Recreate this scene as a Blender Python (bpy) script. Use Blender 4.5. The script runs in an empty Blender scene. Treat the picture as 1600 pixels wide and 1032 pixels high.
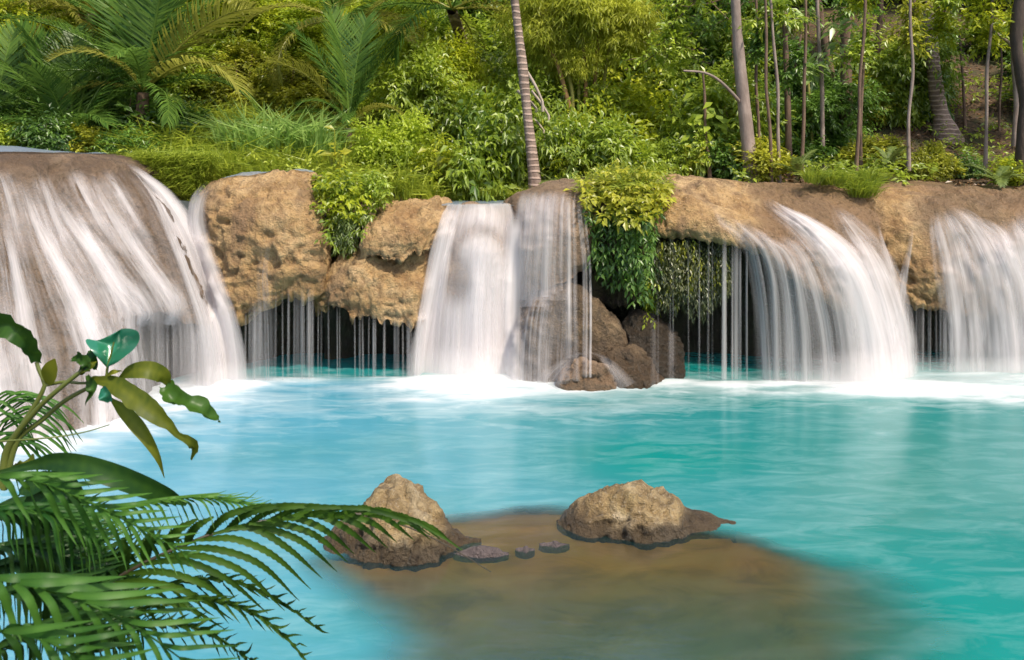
import bpy, math, random
import numpy as np
from mathutils import Vector, Matrix
from mathutils.bvhtree import BVHTree

random.seed(5)
rng = np.random.default_rng(11)
scene = bpy.context.scene
COL = scene.collection
A = np.array

# ------------------------------------------------------------------ frame of reference
# camera stands 3 m above the pool, looks along +Y; a photo pixel (px,py) at distance Y is:
FOC, CX, CY, H = 1250.0, 800.0, 232.0, 3.0
def P(px, py, Y):
    return A([(px - CX) * Y / FOC, Y, H - (py - CY) * Y / FOC], float)
def Wt(px, py, z=0.0):
    Y = (H - z) * FOC / (py - CY)
    return P(px, py, Y)

# ------------------------------------------------------------------ numeric noise
def _hash(ix, iy, iz, seed):
    seed = int(seed)
    h = (ix.astype(np.int64) * 374761393 + iy.astype(np.int64) * 668265263 + iz.astype(np.int64) * 1274126177 + seed * 974711) & 0xFFFFFFFF
    h = ((h ^ (h >> 13)) * 1274126177) & 0xFFFFFFFF
    h = ((h ^ (h >> 16)) * 2246822519) & 0xFFFFFFFF
    return ((h ^ (h >> 15)) & 0xFFFFFF) / float(0xFFFFFF) * 2 - 1
def vnoise(p, seed=0):
    p = np.asarray(p, float); i = np.floor(p); f = p - i; u = f * f * f * (f * (f * 6 - 15) + 10)
    i = i.astype(np.int64); x, y, z = i[..., 0], i[..., 1], i[..., 2]
    out = 0
    for dx in (0, 1):
        wx = u[..., 0] if dx else 1 - u[..., 0]
        for dy in (0, 1):
            wy = u[..., 1] if dy else 1 - u[..., 1]
            for dz in (0, 1):
                wz = u[..., 2] if dz else 1 - u[..., 2]
                out = out + wx * wy * wz * _hash(x + dx, y + dy, z + dz, seed)
    return out
def fbm(p, octv=4, seed=0, gain=.5):
    p = np.asarray(p, float); a, s, t = 1.0, 0, 0
    for o in range(octv):
        s = s + a * vnoise(p, seed + o * 17); t += a; a *= gain; p = p * 2.03 + 11.7
    return s / t
def sstep(a, b, x):
    t = np.clip((x - a) / (b - a), 0, 1); return t * t * (3 - 2 * t)

# ------------------------------------------------------------------ scene helpers
def tag(o, label=None, cat=None, group=None, kind=None):
    if label: o['label'] = label
    if cat: o['category'] = cat
    if group: o['group'] = group
    if kind: o['kind'] = kind
    return o
def make_mesh(name, V, Q, mat, attrs=None, uv=None, smooth=True):
    V = np.ascontiguousarray(np.asarray(V, np.float32).reshape(-1, 3)); Q = np.ascontiguousarray(np.asarray(Q, np.int32))
    k = Q.shape[1]
    me = bpy.data.meshes.new(name)
    me.vertices.add(len(V)); me.vertices.foreach_set('co', V.ravel())
    me.loops.add(Q.size); me.loops.foreach_set('vertex_index', Q.ravel())
    me.polygons.add(len(Q)); me.polygons.foreach_set('loop_start', np.arange(0, Q.size, k, dtype=np.int32))
    if uv is not None:
        lay = me.uv_layers.new(name='UVMap')
        lay.data.foreach_set('uv', np.ascontiguousarray(np.asarray(uv, np.float32)[Q.ravel()]).ravel())
    me.update(calc_edges=True)
    for n, a in (attrs or {}).items():
        a = np.asarray(a, np.float32)
        if a.ndim == 1:
            at = me.attributes.new(n, 'FLOAT', 'POINT'); at.data.foreach_set('value', a)
        else:
            at = me.attributes.new(n, 'FLOAT_COLOR', 'POINT'); at.data.foreach_set('color', np.c_[a, np.ones(len(a), np.float32)].astype(np.float32).ravel())
    me.polygons.foreach_set('use_smooth', np.full(len(Q), smooth, dtype=bool))
    if mat: me.materials.append(mat)
    me.validate(); me.update()
    return me
def obj(name, me, parent=None, loc=None, rot=None, scale=None):
    o = bpy.data.objects.new(name, me); COL.objects.link(o)
    if parent: o.parent = parent
    if loc is not None: o.location = loc
    if rot is not None: o.rotation_euler = rot
    if scale is not None: o.scale = (scale,) * 3 if np.isscalar(scale) else scale
    return o
def empty(name, loc=(0, 0, 0), rz=0.0, scale=1.0):
    o = bpy.data.objects.new(name, None); COL.objects.link(o)
    o.location = loc; o.rotation_euler = (0, 0, rz); o.scale = (scale,) * 3; o.empty_display_size = .2
    return o
def grid_faces(nu, nv, off=0):
    i, j = np.meshgrid(np.arange(nu - 1), np.arange(nv - 1), indexing='ij')
    a = (i * nv + j).ravel() + off
    return np.stack([a, a + nv, a + nv + 1, a + 1], 1)
def cr_resample(pts, n):
    """Catmull-Rom through pts (k,d), n samples evenly along the chord length."""
    pts = np.asarray(pts, float); k = len(pts)
    d = np.r_[0, np.cumsum(np.maximum(np.linalg.norm(np.diff(pts[:, :3], axis=0), axis=1), 1e-6))]
    t = np.linspace(0, d[-1], n); seg = np.clip(np.searchsorted(d, t, side='right') - 1, 0, k - 2)
    u = ((t - d[seg]) / (d[seg + 1] - d[seg]))[:, None]
    m = np.zeros_like(pts)
    m[1:-1] = (pts[2:] - pts[:-2]) / (d[2:] - d[:-2])[:, None] if k > 2 else 0
    m[0] = (pts[1] - pts[0]) / (d[1] - d[0]); m[-1] = (pts[-1] - pts[-2]) / (d[-1] - d[-2])
    h = (d[seg + 1] - d[seg])[:, None]
    return ((2 * u**3 - 3 * u**2 + 1) * pts[seg] + (u**3 - 2 * u**2 + u) * h * m[seg] + (-2 * u**3 + 3 * u**2) * pts[seg + 1] + (u**3 - u**2) * h * m[seg + 1])
def tube(path, radii, seg=8, cap=True):
    path = np.asarray(path, float); n = len(path); radii = np.broadcast_to(np.asarray(radii, float), (n,))
    T = np.gradient(path, axis=0); T /= np.linalg.norm(T, axis=1)[:, None] + 1e-9
    ref = A([1., .13, 0.]) if abs(T[:, 2]).mean() > .5 else A([0, 0, 1.])
    U = np.cross(T, ref); U /= np.linalg.norm(U, axis=1)[:, None] + 1e-9
    Vv = np.cross(T, U)
    a = np.linspace(0, 2 * np.pi, seg, endpoint=False)
    V = path[:, None] + radii[:, None, None] * (np.cos(a)[None, :, None] * U[:, None] + np.sin(a)[None, :, None] * Vv[:, None])
    i, j = np.meshgrid(np.arange(n - 1), np.arange(seg), indexing='ij')
    a0 = i * seg + j; a1 = i * seg + (j + 1) % seg
    Q = np.stack([a0, a1, a1 + seg, a0 + seg], -1).reshape(-1, 4)
    return V.reshape(-1, 3), Q
class MB:
    """collects quads with a per-vertex tint"""
    def __init__(s): s.V = []; s.Q = []; s.T = []; s.n = 0
    def add(s, V, Q, tint=.5):
        V = np.asarray(V, float).reshape(-1, 3)
        s.V.append(V); s.Q.append(np.asarray(Q) + s.n); s.T.append(np.broadcast_to(np.asarray(tint, float), (len(V),))); s.n += len(V)
        return s
    def mesh(s, name, mat, smooth=True):
        return make_mesh(name, np.concatenate(s.V), np.concatenate(s.Q), mat, {'tint': np.concatenate(s.T)}, smooth=smooth)

# ------------------------------------------------------------------ materials
def new_mat(name):
    m = bpy.data.materials.new(name); m.use_nodes = True
    nt = m.node_tree; nt.nodes.clear()
    return m, nt
class N:
    def __init__(s, nt): s.nt = nt
    def __call__(s, typ, **kw):
        n = s.nt.nodes.new(typ)
        for k, v in kw.items():
            if k.startswith('i_'):
                key = k[2:]
                key = int(key) if key.isdigit() else key.replace('_', ' ')
                if isinstance(v, bpy.types.NodeSocket): s.nt.links.new(v, n.inputs[key])
                else: n.inputs[key].default_value = v
            else: setattr(n, k, v)
        return n
    def math(s, op, a, b=None, clamp=False):
        n = s.nt.nodes.new('ShaderNodeMath'); n.operation = op; n.use_clamp = clamp
        for i, x in enumerate((a, b)):
            if x is None: continue
            if isinstance(x, bpy.types.NodeSocket): s.nt.links.new(x, n.inputs[i])
            else: n.inputs[i].default_value = x
        return n.outputs[0]
    def mix(s, f, a, b, blend='MIX'):
        n = s.nt.nodes.new('ShaderNodeMix'); n.data_type = 'RGBA'; n.blend_type = blend
        for k, x in ((0, f), (6, a), (7, b)):
            if isinstance(x, bpy.types.NodeSocket): s.nt.links.new(x, n.inputs[k])
            elif k == 0: n.inputs[0].default_value = x
            else: n.inputs[k].default_value = (*x, 1) if len(x) == 3 else x
        return n.outputs[2]
    def ramp(s, f, stops):
        n = s.nt.nodes.new('ShaderNodeValToRGB'); e = n.color_ramp.elements
        while len(e) < len(stops): e.new(.5)
        for el, (p, c) in zip(e, stops):
            el.position = p; el.color = (*c, 1) if not np.isscalar(c) else (c, c, c, 1)
        s.nt.links.new(f, n.inputs[0]); return n.outputs[0]
    def attr(s, name, out='Fac'):
        n = s.nt.nodes.new('ShaderNodeAttribute'); n.attribute_name = name; return n.outputs[out]
    def noise(s, vec, scale, detail=4, rough=.55, dist=0.0):
        n = s('ShaderNodeTexNoise', i_Scale=scale, i_Detail=detail, i_Roughness=rough, i_Distortion=dist); s.nt.links.new(vec, n.inputs['Vector']); return n.outputs['Fac']
    def scale(s, vec, sc):
        n = s('ShaderNodeMapping', i_Scale=sc); s.nt.links.new(vec, n.inputs['Vector']); return n.outputs[0]
    def out(s, sh): 
        o = s.nt.nodes.new('ShaderNodeOutputMaterial'); s.nt.links.new(sh, o.inputs['Surface'])
    def pos(s): return s.nt.nodes.new('ShaderNodeNewGeometry').outputs['Position']
    def objco(s): return s.nt.nodes.new('ShaderNodeTexCoord').outputs['Object']
    def mixsh(s, f, a, b):
        n = s.nt.nodes.new('ShaderNodeMixShader')
        if isinstance(f, bpy.types.NodeSocket): s.nt.links.new(f, n.inputs[0])
        else: n.inputs[0].default_value = f
        s.nt.links.new(a, n.inputs[1]); s.nt.links.new(b, n.inputs[2]); return n.outputs[0]

def rock_mat(name, cols, wetcol, bump=.06, mossy=None):
    m, nt = new_mat(name); g = N(nt); p = g.objco()
    n1 = g.noise(p, 1.3, 5, .6, .4); n2 = g.noise(p, 7, 6, .65, .3); n3 = g.noise(p, 34, 5, .7)
    c = g.ramp(n1, [(.34, cols[0]), (.48, cols[1]), (.62, cols[2])])
    c = g.mix(g.ramp(n2, [(.38, 0.), (.56, 1.)]), g.mix(.7, c, cols[3]), c)
    c = g.mix(g.ramp(n3, [(.56, 0.), (.72, .55)]), c, cols[4])
    vor = g('ShaderNodeTexVoronoi', feature='F1', i_Scale=15.0); wv = g.noise(p, 6, 3)
    add = g('ShaderNodeVectorMath', operation='MULTIPLY_ADD'); nt.links.new(p, add.inputs[0]); add.inputs[1].default_value = (1, 1, 1)
    cmb = g('ShaderNodeCombineXYZ', i_X=wv, i_Y=wv, i_Z=wv); nt.links.new(cmb.outputs[0], add.inputs[2])
    nt.links.new(add.outputs[0], vor.inputs['Vector'])
    pit = g.ramp(vor.outputs['Distance'], [(.0, 1.), (.22, 0.)])
    pitm = g.math('MULTIPLY', pit, g.ramp(n2, [(.45, 0.), (.6, 1.)]))
    c = g.mix(g.math('MULTIPLY', pitm, .85), c, cols[5])
    wet = g.attr('wet')
    wetn = g.math('MULTIPLY', wet, g.ramp(n2, [(.2, .6), (.7, 1.)]), True)
    c = g.mix(wetn, c, g.mix(g.ramp(n1, [(.35, 0.), (.65, 1.)]), wetcol, tuple(x * .55 for x in wetcol)))
    if mossy is not None:
        mo = g.math('MULTIPLY', g.attr('moss'), g.ramp(n2, [(.38, 0.), (.58, 1.)]), True)
        c = g.mix(mo, c, mossy)
    hgt = g.math('ADD', g.math('MULTIPLY', n2, 1.0), g.math('MULTIPLY', n3, .45))
    hgt = g.math('SUBTRACT', hgt, g.math('MULTIPLY', pitm, .55))
    bmp = g('ShaderNodeBump', i_Strength=1.0, i_Distance=bump * 2.2, i_Height=hgt)
    b = g('ShaderNodeBsdfPrincipled', i_Base_Color=c, i_Normal=bmp.outputs[0])
    nt.links.new(g.ramp(wetn, [(0, .85), (1, .38)]), b.inputs['Roughness'])
    g.out(b.outputs[0]); return m
def leaf_mat(name, dark, light, trans=.35, gloss=.06, rough=.4, hue=.0):
    m, nt = new_mat(name); g = N(nt)
    t = g.attr('tint'); oi = g('ShaderNodeObjectInfo').outputs['Random']
    f = g.math('ADD', t, g.math('MULTIPLY', g.math('SUBTRACT', oi, .5), .35), True)
    c = g.ramp(f, [(0, dark), (.5, tuple((a + b) / 2 for a, b in zip(dark, light))), (1, light)])
    d = g('ShaderNodeBsdfDiffuse', i_Color=c); tr = g('ShaderNodeBsdfTranslucent')
    nt.links.new(g.mix(.5, c, (light[0] * 1.05, light[1] * 1.1, light[2])), tr.inputs['Color'])
    s = g.mixsh(trans, d.outputs[0], tr.outputs[0])
    gl = g('ShaderNodeBsdfGlossy', i_Roughness=rough, i_Color=(1, 1, 1, 1))
    g.out(g.mixsh(gloss, s, gl.outputs[0])); return m
def bark_mat(name, c0, c1, ring=0.0, scale=9):
    m, nt = new_mat(name); g = N(nt); p = g.objco()
    n1 = g.noise(g.scale(p, (1, 1, .35)), scale, 6, .65); n2 = g.noise(p, 2.2, 3)
    c = g.ramp(n1, [(.3, c0), (.7, c1)]); c = g.mix(g.ramp(n2, [(.45, 0.), (.7, .5)]), c, tuple(x * .55 for x in c0))
    h = n1
    if ring:
        w = g('ShaderNodeTexWave', wave_type='BANDS', bands_direction='Z', i_Scale=ring, i_Distortion=2.2, i_Detail=3.0, i_Detail_Scale=1.5); nt.links.new(p, w.inputs['Vector'])
        lines = g.ramp(w.outputs['Fac'], [(.62, 0.), (.9, 1.)])
        c = g.mix(g.math('MULTIPLY', lines, .7), c, tuple(min(.6, x * 1.7) for x in c1)); h = g.math('ADD', n1, g.math('MULTIPLY', lines, .6))
    b = g('ShaderNodeBsdfPrincipled', i_Base_Color=c, i_Roughness=.85, i_Normal=g('ShaderNodeBump', i_Strength=.7, i_Distance=.03, i_Height=h).outputs[0])
    g.out(b.outputs[0]); return m

TAN = [(.30, .165, .065), (.50, .315, .135), (.60, .41, .21), (.22, .125, .055), (.66, .50, .31), (.09, .05, .024)]
M = {}
M['travertine'] = rock_mat('travertine', TAN, (.27, .165, .09), .05, (.16, .13, .015))
M['travertine_wet'] = rock_mat('travertine_wet', [(.22, .13, .075), (.36, .235, .14), (.42, .30, .20), (.16, .10, .065), (.50, .40, .31), (.07, .045, .03)], (.24, .155, .09), .055, (.10, .085, .012))
M['boulder'] = rock_mat('boulder', [(.10, .065, .036), (.21, .135, .07), (.33, .225, .125), (.055, .036, .022), (.54, .40, .24), (.018, .013, .009)], (.13, .085, .05), .10, (.07, .075, .012))
M['cave'] = rock_mat('cave_rock_shade', [(.03, .025, .018), (.05, .04, .028), (.075, .058, .038), (.028, .024, .016), (.09, .07, .05), (.01, .009, .007)], (.035, .028, .02), .05, (.025, .035, .008))  # wet mossy rock, its colour darkened further to deepen the hollows' shade
M['pool_rock'] = rock_mat('pool_rock', [(.26, .165, .065), (.46, .33, .16), (.58, .47, .31), (.12, .075, .032), (.70, .61, .48), (.045, .03, .016)], (.07, .048, .03), .06, (.22, .16, .03))

def fall_mat(name, col, su, sv, lo, hi, gain=1.0):
    """white long-exposure water: opacity from streaks that run along the flow (UV in metres)"""
    m, nt = new_mat(name); g = N(nt)
    uv = g('ShaderNodeUVMap', uv_map='UVMap').outputs[0]
    n1 = g.noise(g.scale(uv, (su, sv, 1)), 1.0, 3, .6, .15); n2 = g.noise(g.scale(uv, (su * 3.3, sv * 1.1, 1)), 1.0, 2, .5)
    n = g.math('ADD', g.math('MULTIPLY', n1, .68), g.math('MULTIPLY', n2, .32))
    st = g.ramp(n, [(lo, 0.), (hi, 1.)])
    dens = g.attr('dens')
    a = g.math('MULTIPLY', g.math('ADD', g.math('MULTIPLY', st, .95), g.math('MULTIPLY', g.attr('solid'), .9), True), g.math('MULTIPLY', dens, gain), True)
    d = g('ShaderNodeBsdfDiffuse', i_Color=(*col, 1)); t = g('ShaderNodeBsdfTranslucent', i_Color=(*col, 1)); tr = g('ShaderNodeBsdfTransparent')
    g.out(g.mixsh(a, tr.outputs[0], g.mixsh(.5, d.outputs[0], t.outputs[0]))); return m
M['fall'] = fall_mat('falling_water', (.91, .87, .875), 6, .30, .28, .72)
M['fall_thin'] = fall_mat('thin_falling_water', (.87, .835, .84), 11, .35, .38, .78, .85)
M['fall_patchy'] = fall_mat('water_over_rock', (.91, .87, .875), 7, 1.2, .40, .70, .97)
SUN_EL, SUN_AZ, SUN_E, SUN_ANG, SKY_E, EXPO = 55, 142, 3.5, 3.0, .15, .5
# ------------------------------------------------------------------ rock ledges
M['terrace_wet'] = rock_mat('terrace_wet', [(.13, .08, .045), (.24, .155, .09), (.30, .21, .135), (.09, .058, .036), (.40, .31, .23), (.04, .027, .018)], (.15, .098, .06), .055, (.10, .085, .012))
FACES = []
ROCKS = []      # (verts, quads) of every rock, for draping water and plants
def loft(secs, nu, nface, rough, seed, back=1.9, cave=.8, wet=None, moss=None, ncave=22, zlow=-.9, face_amp=1.0):
    """secs: list of [(px,py,Y)...] from brow to lip; adds a flat back, and a hollow under the lip. returns face grid and cave grid"""
    rows = []
    for k, s in enumerate(secs):
        pts = A([P(*q) for q in s])
        bk = [pts[0] + A([0, back, -.06]), pts[0] + A([0, back * .45, .0])]
        face = cr_resample(np.vstack([bk, pts]), nface)
        cd = cave[k] if isinstance(cave, (list, tuple)) else cave
        L = pts[-1]
        if cd > 0:
            c = [L, L + A([0, cd * .35, .06]), L + A([0, cd * .9, .02]), A([L[0], L[1] + cd * 1.15, L[2] * .45]), A([L[0], L[1] + cd * 1.1, zlow])]
        else:
            c = [L, A([L[0], L[1] - .03, min(L[2] - .1, -.1)]), A([L[0], L[1] + .05, zlow])]
        rows.append(np.vstack([face, cr_resample(A(c), ncave)[1:]]))
    rows = A(rows); nv = rows.shape[1]
    G = np.stack([cr_resample(rows[:, j], nu) for j in range(nv)], 1)       # nu, nv, 3
    du = np.gradient(G, axis=0); dv = np.gradient(G, axis=1)
    nrm = np.cross(dv, du); nrm /= np.linalg.norm(nrm, axis=2)[..., None] + 1e-9
    # normals must point to the viewer side on the face
    if nrm[nu // 2, nface // 2, 1] > 0: nrm = -nrm
    v = np.linspace(0, 1, nface); vv = np.r_[v, np.ones(nv - nface)]
    R = rough * np.interp(vv, [0, .25, .45, .75, 1], [.15, .3, .8, 1, 1.15])[None, :]
    p = G + seed * 3.7
    ws = p + .10 * np.stack([vnoise(p * 3, seed + 40 + k) for k in range(3)], -1)
    d = .10 * fbm(p * A([1.1, 1.1, 1.1]), 3, seed) + R * (.07 * fbm(ws * A([2.6, 2.6, 3.]), 4, seed + 3) + .022 * vnoise(ws * A([9, 9, 1.6]), seed + 11) + .03 * (.5 - np.abs(vnoise(ws * A([5, 5, 9]), seed + 7))) + .016 * (.5 - np.abs(vnoise(ws * A([13, 13, 20]), seed + 8))) + .018 * (.5 - np.abs(vnoise(ws * A([27, 27, 34.]), seed + 6)))
        + .020 * fbm(ws * A([2.2, 2.2, 15.]), 2, seed + 14) - .060 * sstep(.3, .6, vnoise(ws * A([4.2, 4.2, 6.5]), seed + 9)) * sstep(-.1, .3, vnoise(ws * 1.7, seed + 19)) - .035 * sstep(.3, .55, vnoise(ws * A([13, 13, 17.]), seed + 10)) * sstep(-.05, .35, vnoise(ws * 2.6, seed + 18)))
    lip = np.exp(-((np.arange(nv) - (nface - 1)) / 7.0) ** 2)[None, :]
    d = d + lip * rough * .06 * fbm(p * A([7, 7, 2]), 3, seed + 13)
    G = G + nrm * (d * face_amp)[..., None]
    G[:, :, 2] += -lip * rough * (.07 * np.abs(fbm(p * A([6, 6, .5]), 2, seed + 21)) + .05 * sstep(.1, .6, vnoise(p * A([11, 11, .5]), seed + 5)))
    return G, nface
def rock_thing(name, label, cat, secs, mat='travertine', nu=150, nface=110, rough=1.0, seed=1, wetf=None, mossf=None, group=None, **kw):
    G, nf = loft(secs, nu, nface, rough, seed, **kw)
    nv = G.shape[1]
    Gf = G[:, :nf + 3]; Gc = G[:, nf + 2:]
    px = CX + Gf[..., 0] * FOC / Gf[..., 1]; py = CY + (H - Gf[..., 2]) * FOC / Gf[..., 1]
    vv = np.broadcast_to(np.linspace(0, 1, Gf.shape[1])[None], px.shape)
    uu = np.broadcast_to(np.linspace(0, 1, nu)[:, None], px.shape)
    wet = wetf(uu, vv) if wetf else np.zeros(px.shape)
    wet = np.clip(wet + .35 * fbm(Gf * A([3, 3, .8]), 3, seed + 31), 0, 1) * (wet > .01)
    wet = np.maximum(wet, .75 * sstep(.05, .40, fbm(Gf * A([2.6, 2.6, .35]) + seed, 3, seed + 33)) * sstep(.2, .35, vv))
    moss = mossf(uu, vv) if mossf else np.zeros(px.shape)
    root = empty(name, (float(Gf[nu // 2, nf // 2, 0]), float(Gf[nu // 2, nf // 2, 1]), 0)); tag(root, label, cat, group, 'thing')
    off = A(root.location)
    Vf = Gf.reshape(-1, 3); Qf = grid_faces(nu, Gf.shape[1])
    o = obj('face', make_mesh(name + '_face', Vf - off, Qf, M[mat], {'wet': wet.ravel(), 'moss': moss.ravel()}), root)
    Vc = Gc.reshape(-1, 3); Qc = grid_faces(nu, Gc.shape[1])
    z = np.zeros(len(Vc))
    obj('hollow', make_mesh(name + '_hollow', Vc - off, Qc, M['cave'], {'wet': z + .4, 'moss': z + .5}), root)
    ROCKS.append((Vf, Qf)); ROCKS.append((Vc, Qc)); FACES.append(Gf)
    return root

rock_thing('travertine_terrace', 'tall sloping brown terrace streaked with many white rivulets, behind the leafy plant', 'rock terrace', [
    [(-360, 232, 8.9), (-360, 300, 8.5), (-350, 450, 8.1), (-330, 640, 7.7), (-320, 730, 7.45)],
    [(-60, 236, 9.4), (-50, 300, 9.0), (-20, 450, 8.55), (10, 600, 8.25), (30, 690, 8.1)],
    [(60, 239, 9.9), (80, 300, 9.45), (120, 450, 9.0), (150, 580, 8.75), (165, 655, 8.65)],
    [(130, 243, 10.3), (155, 300, 9.85), (188, 390, 9.55), (205, 440, 9.5), (214, 484, 9.5)],
    [(178, 252, 10.55), (215, 320, 10.1), (262, 420, 9.95), (282, 470, 9.95), (300, 505, 10.0)],
    [(215, 268, 10.7), (255, 330, 10.35), (295, 430, 10.15), (312, 475, 10.12), (328, 508, 10.15)],
    [(228, 280, 10.9), (268, 338, 10.6), (305, 430, 10.45), (322, 475, 10.4), (336, 500, 10.4)],
    [(232, 290, 11.5), (272, 345, 11.4), (310, 430, 11.3), (324, 475, 11.3), (336, 500, 11.3)]],
    mat='terrace_wet', nu=260, nface=150, rough=.8, seed=2, cave=[0, 0, 0, .7, .7, .7, .3, .1],
    wetf=lambda u, v: sstep(.2, .5, v) * (.15 + .25 * (u < .8)))
rock_thing('travertine_block', 'dry tan rock block with a flat wet top beside the fern-filled notch', 'rock block', [
    [(325, 292, 11.4), (300, 340, 11.3), (306, 400, 11.2), (320, 450, 11.1), (345, 485, 11.0)],
    [(336, 284, 11.05), (312, 325, 10.75), (318, 400, 10.55), (335, 455, 10.45), (358, 490, 10.45)],
    [(365, 279, 10.95), (345, 325, 10.55), (352, 400, 10.4), (362, 455, 10.35), (380, 498, 10.4)],
    [(410, 277, 10.95), (405, 325, 10.5), (408, 390, 10.35), (412, 435, 10.32), (415, 472, 10.4)],
    [(445, 277, 10.95), (447, 325, 10.5), (448, 380, 10.35), (450, 425, 10.33), (450, 457, 10.45)],
    [(475, 279, 10.95), (486, 325, 10.6), (493, 380, 10.45), (496, 425, 10.42), (492, 458, 10.5)],
    [(487, 285, 11.3), (499, 330, 11.05), (509, 380, 11.0), (508, 420, 10.95), (502, 455, 10.9)]],
    nu=150, nface=130, rough=1.25, seed=4, cave=[.2, .7, .9, 1.1, 1.1, 1.0, .6],
    wetf=lambda u, v: sstep(.33, .2, v) * .9 + sstep(.3, .15, u) * .5, mossf=lambda u, v: sstep(.85, 1, v) * .25)
rock_thing('travertine_overhang', 'low tan overhang with knobbly dripping edge beside the main white fall', 'rock ledge', [
    [(488, 425, 11.4), (486, 445, 11.2), (488, 465, 11.0), (490, 480, 10.95), (494, 490, 10.9)],
    [(520, 412, 11.1), (508, 438, 10.6), (506, 458, 10.48), (508, 470, 10.45), (516, 482, 10.5)],
    [(560, 390, 11.0), (550, 420, 10.52), (547, 445, 10.42), (547, 470, 10.4), (550, 492, 10.47)],
    [(610, 387, 11.0), (605, 420, 10.52), (603, 448, 10.42), (603, 475, 10.38), (606, 502, 10.46)],
    [(660, 370, 11.0), (655, 415, 10.62), (650, 445, 10.52), (646, 478, 10.47), (642, 507, 10.5)],
    [(690, 345, 11.1), (685, 405, 10.85), (676, 440, 10.8), (668, 478, 10.75), (660, 510, 10.72)],
    [(720, 345, 11.5), (715, 405, 11.3), (705, 440, 11.2), (690, 478, 11.2), (680, 510, 11.2)]],
    nu=150, nface=90, rough=1.25, seed=7, cave=[.4, .8, 1.0, 1.0, 1.0, .8, .3], mossf=lambda u, v: sstep(.3, .05, u) * .8)
rock_thing('travertine_lobe', 'rounded tan rock lobe with a dark undercut resting above the dripping overhang', 'rock ledge', [
    [(572, 345, 11.4), (566, 358, 11.2), (561, 375, 11.1), (560, 390, 11.05), (560, 402, 11.0)],
    [(586, 325, 11.2), (574, 346, 10.78), (568, 372, 10.55), (568, 388, 10.52), (570, 403, 10.6)],
    [(612, 315, 11.25), (606, 338, 10.75), (604, 368, 10.45), (604, 388, 10.4), (606, 406, 10.47)],
    [(650, 314, 11.25), (652, 338, 10.75), (651, 362, 10.5), (650, 380, 10.45), (650, 397, 10.52)],
    [(684, 319, 11.25), (690, 338, 10.85), (686, 358, 10.68), (680, 372, 10.62), (674, 387, 10.66)],
    [(702, 328, 11.6), (704, 345, 11.3), (700, 362, 11.2), (692, 375, 11.1), (684, 387, 11.0)]],
    nu=120, nface=90, rough=1.2, seed=9, cave=.35, zlow=.6, ncave=10, wetf=lambda u, v: sstep(.36, .22, v) * .6)
rock_thing('chute_rock', 'wet brown rock hump covered by the broad main white fall', 'rock', [
    [(680, 330, 11.6), (672, 380, 11.3), (660, 480, 11.1), (655, 540, 11.05), (650, 600, 11.0)],
    [(722, 325, 11.3), (712, 365, 10.95), (697, 450, 10.8), (690, 530, 10.78), (685, 600, 10.75)],
    [(755, 323, 11.3), (756, 358, 10.85), (752, 440, 10.78), (748, 530, 10.74), (745, 600, 10.7)],
    [(790, 325, 11.3), (792, 365, 11.0), (790, 450, 10.85), (790, 530, 10.8), (790, 600, 10.75)],
    [(822, 318, 11.5), (824, 370, 11.3), (826, 450, 11.2), (826, 530, 11.1), (826, 600, 11.0)]],
    mat='travertine_wet', nu=90, nface=90, rough=.5, seed=12, cave=0, back=2.2)
rock_thing('rock_dome', 'rounded wet rock dome with thin white strands pouring off, next to the vine-covered ledge', 'rock', [
    [(785, 322, 11.7), (795, 348, 11.5), (800, 385, 11.4), (804, 430, 11.35), (806, 470, 11.3)],
    [(812, 308, 11.35), (815, 335, 10.95), (818, 375, 10.8), (820, 415, 10.75), (820, 455, 10.78)],
    [(850, 297, 11.25), (852, 328, 10.75), (853, 370, 10.58), (854, 412, 10.55), (856, 450, 10.62)],
    [(885, 292, 11.25), (890, 325, 10.7), (894, 365, 10.52), (896, 405, 10.5), (897, 440, 10.6)],
    [(908, 291, 11.25), (917, 325, 10.78), (921, 360, 10.65), (922, 390, 10.62), (922, 420, 10.68)],
    [(930, 294, 11.6), (938, 325, 11.3), (941, 360, 11.2), (940, 390, 11.1), (940, 420, 11.1)]],
    mat='travertine_wet', nu=110, nface=100, rough=.55, seed=15, cave=.8, wetf=lambda u, v: .55 + 0 * u)
rock_thing('recessed_wall', 'dark recessed rock wall hidden under the hanging vines', 'rock wall', [
    [(905, 296, 11.6), (908, 345, 11.2), (912, 385, 11.1), (918, 425, 11.0), (922, 470, 11.05)],
    [(925, 290, 11.4), (928, 345, 11.0), (932, 385, 10.95), (938, 430, 10.95), (942, 475, 11.0)],
    [(970, 278, 11.3), (968, 330, 10.75), (970, 375, 10.65), (975, 425, 10.65), (980, 468, 10.75)],
    [(1010, 280, 11.3), (1010, 330, 10.75), (1010, 375, 10.65), (1010, 420, 10.68), (1010, 462, 10.85)],
    [(1048, 286, 11.7), (1050, 330, 11.4), (1050, 370, 11.3), (1052, 410, 11.2), (1055, 450, 11.2)]],
    mat='boulder', nu=110, nface=100, rough=1.3, seed=18, cave=.7, mossf=lambda u, v: .7 + 0 * u)
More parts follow.
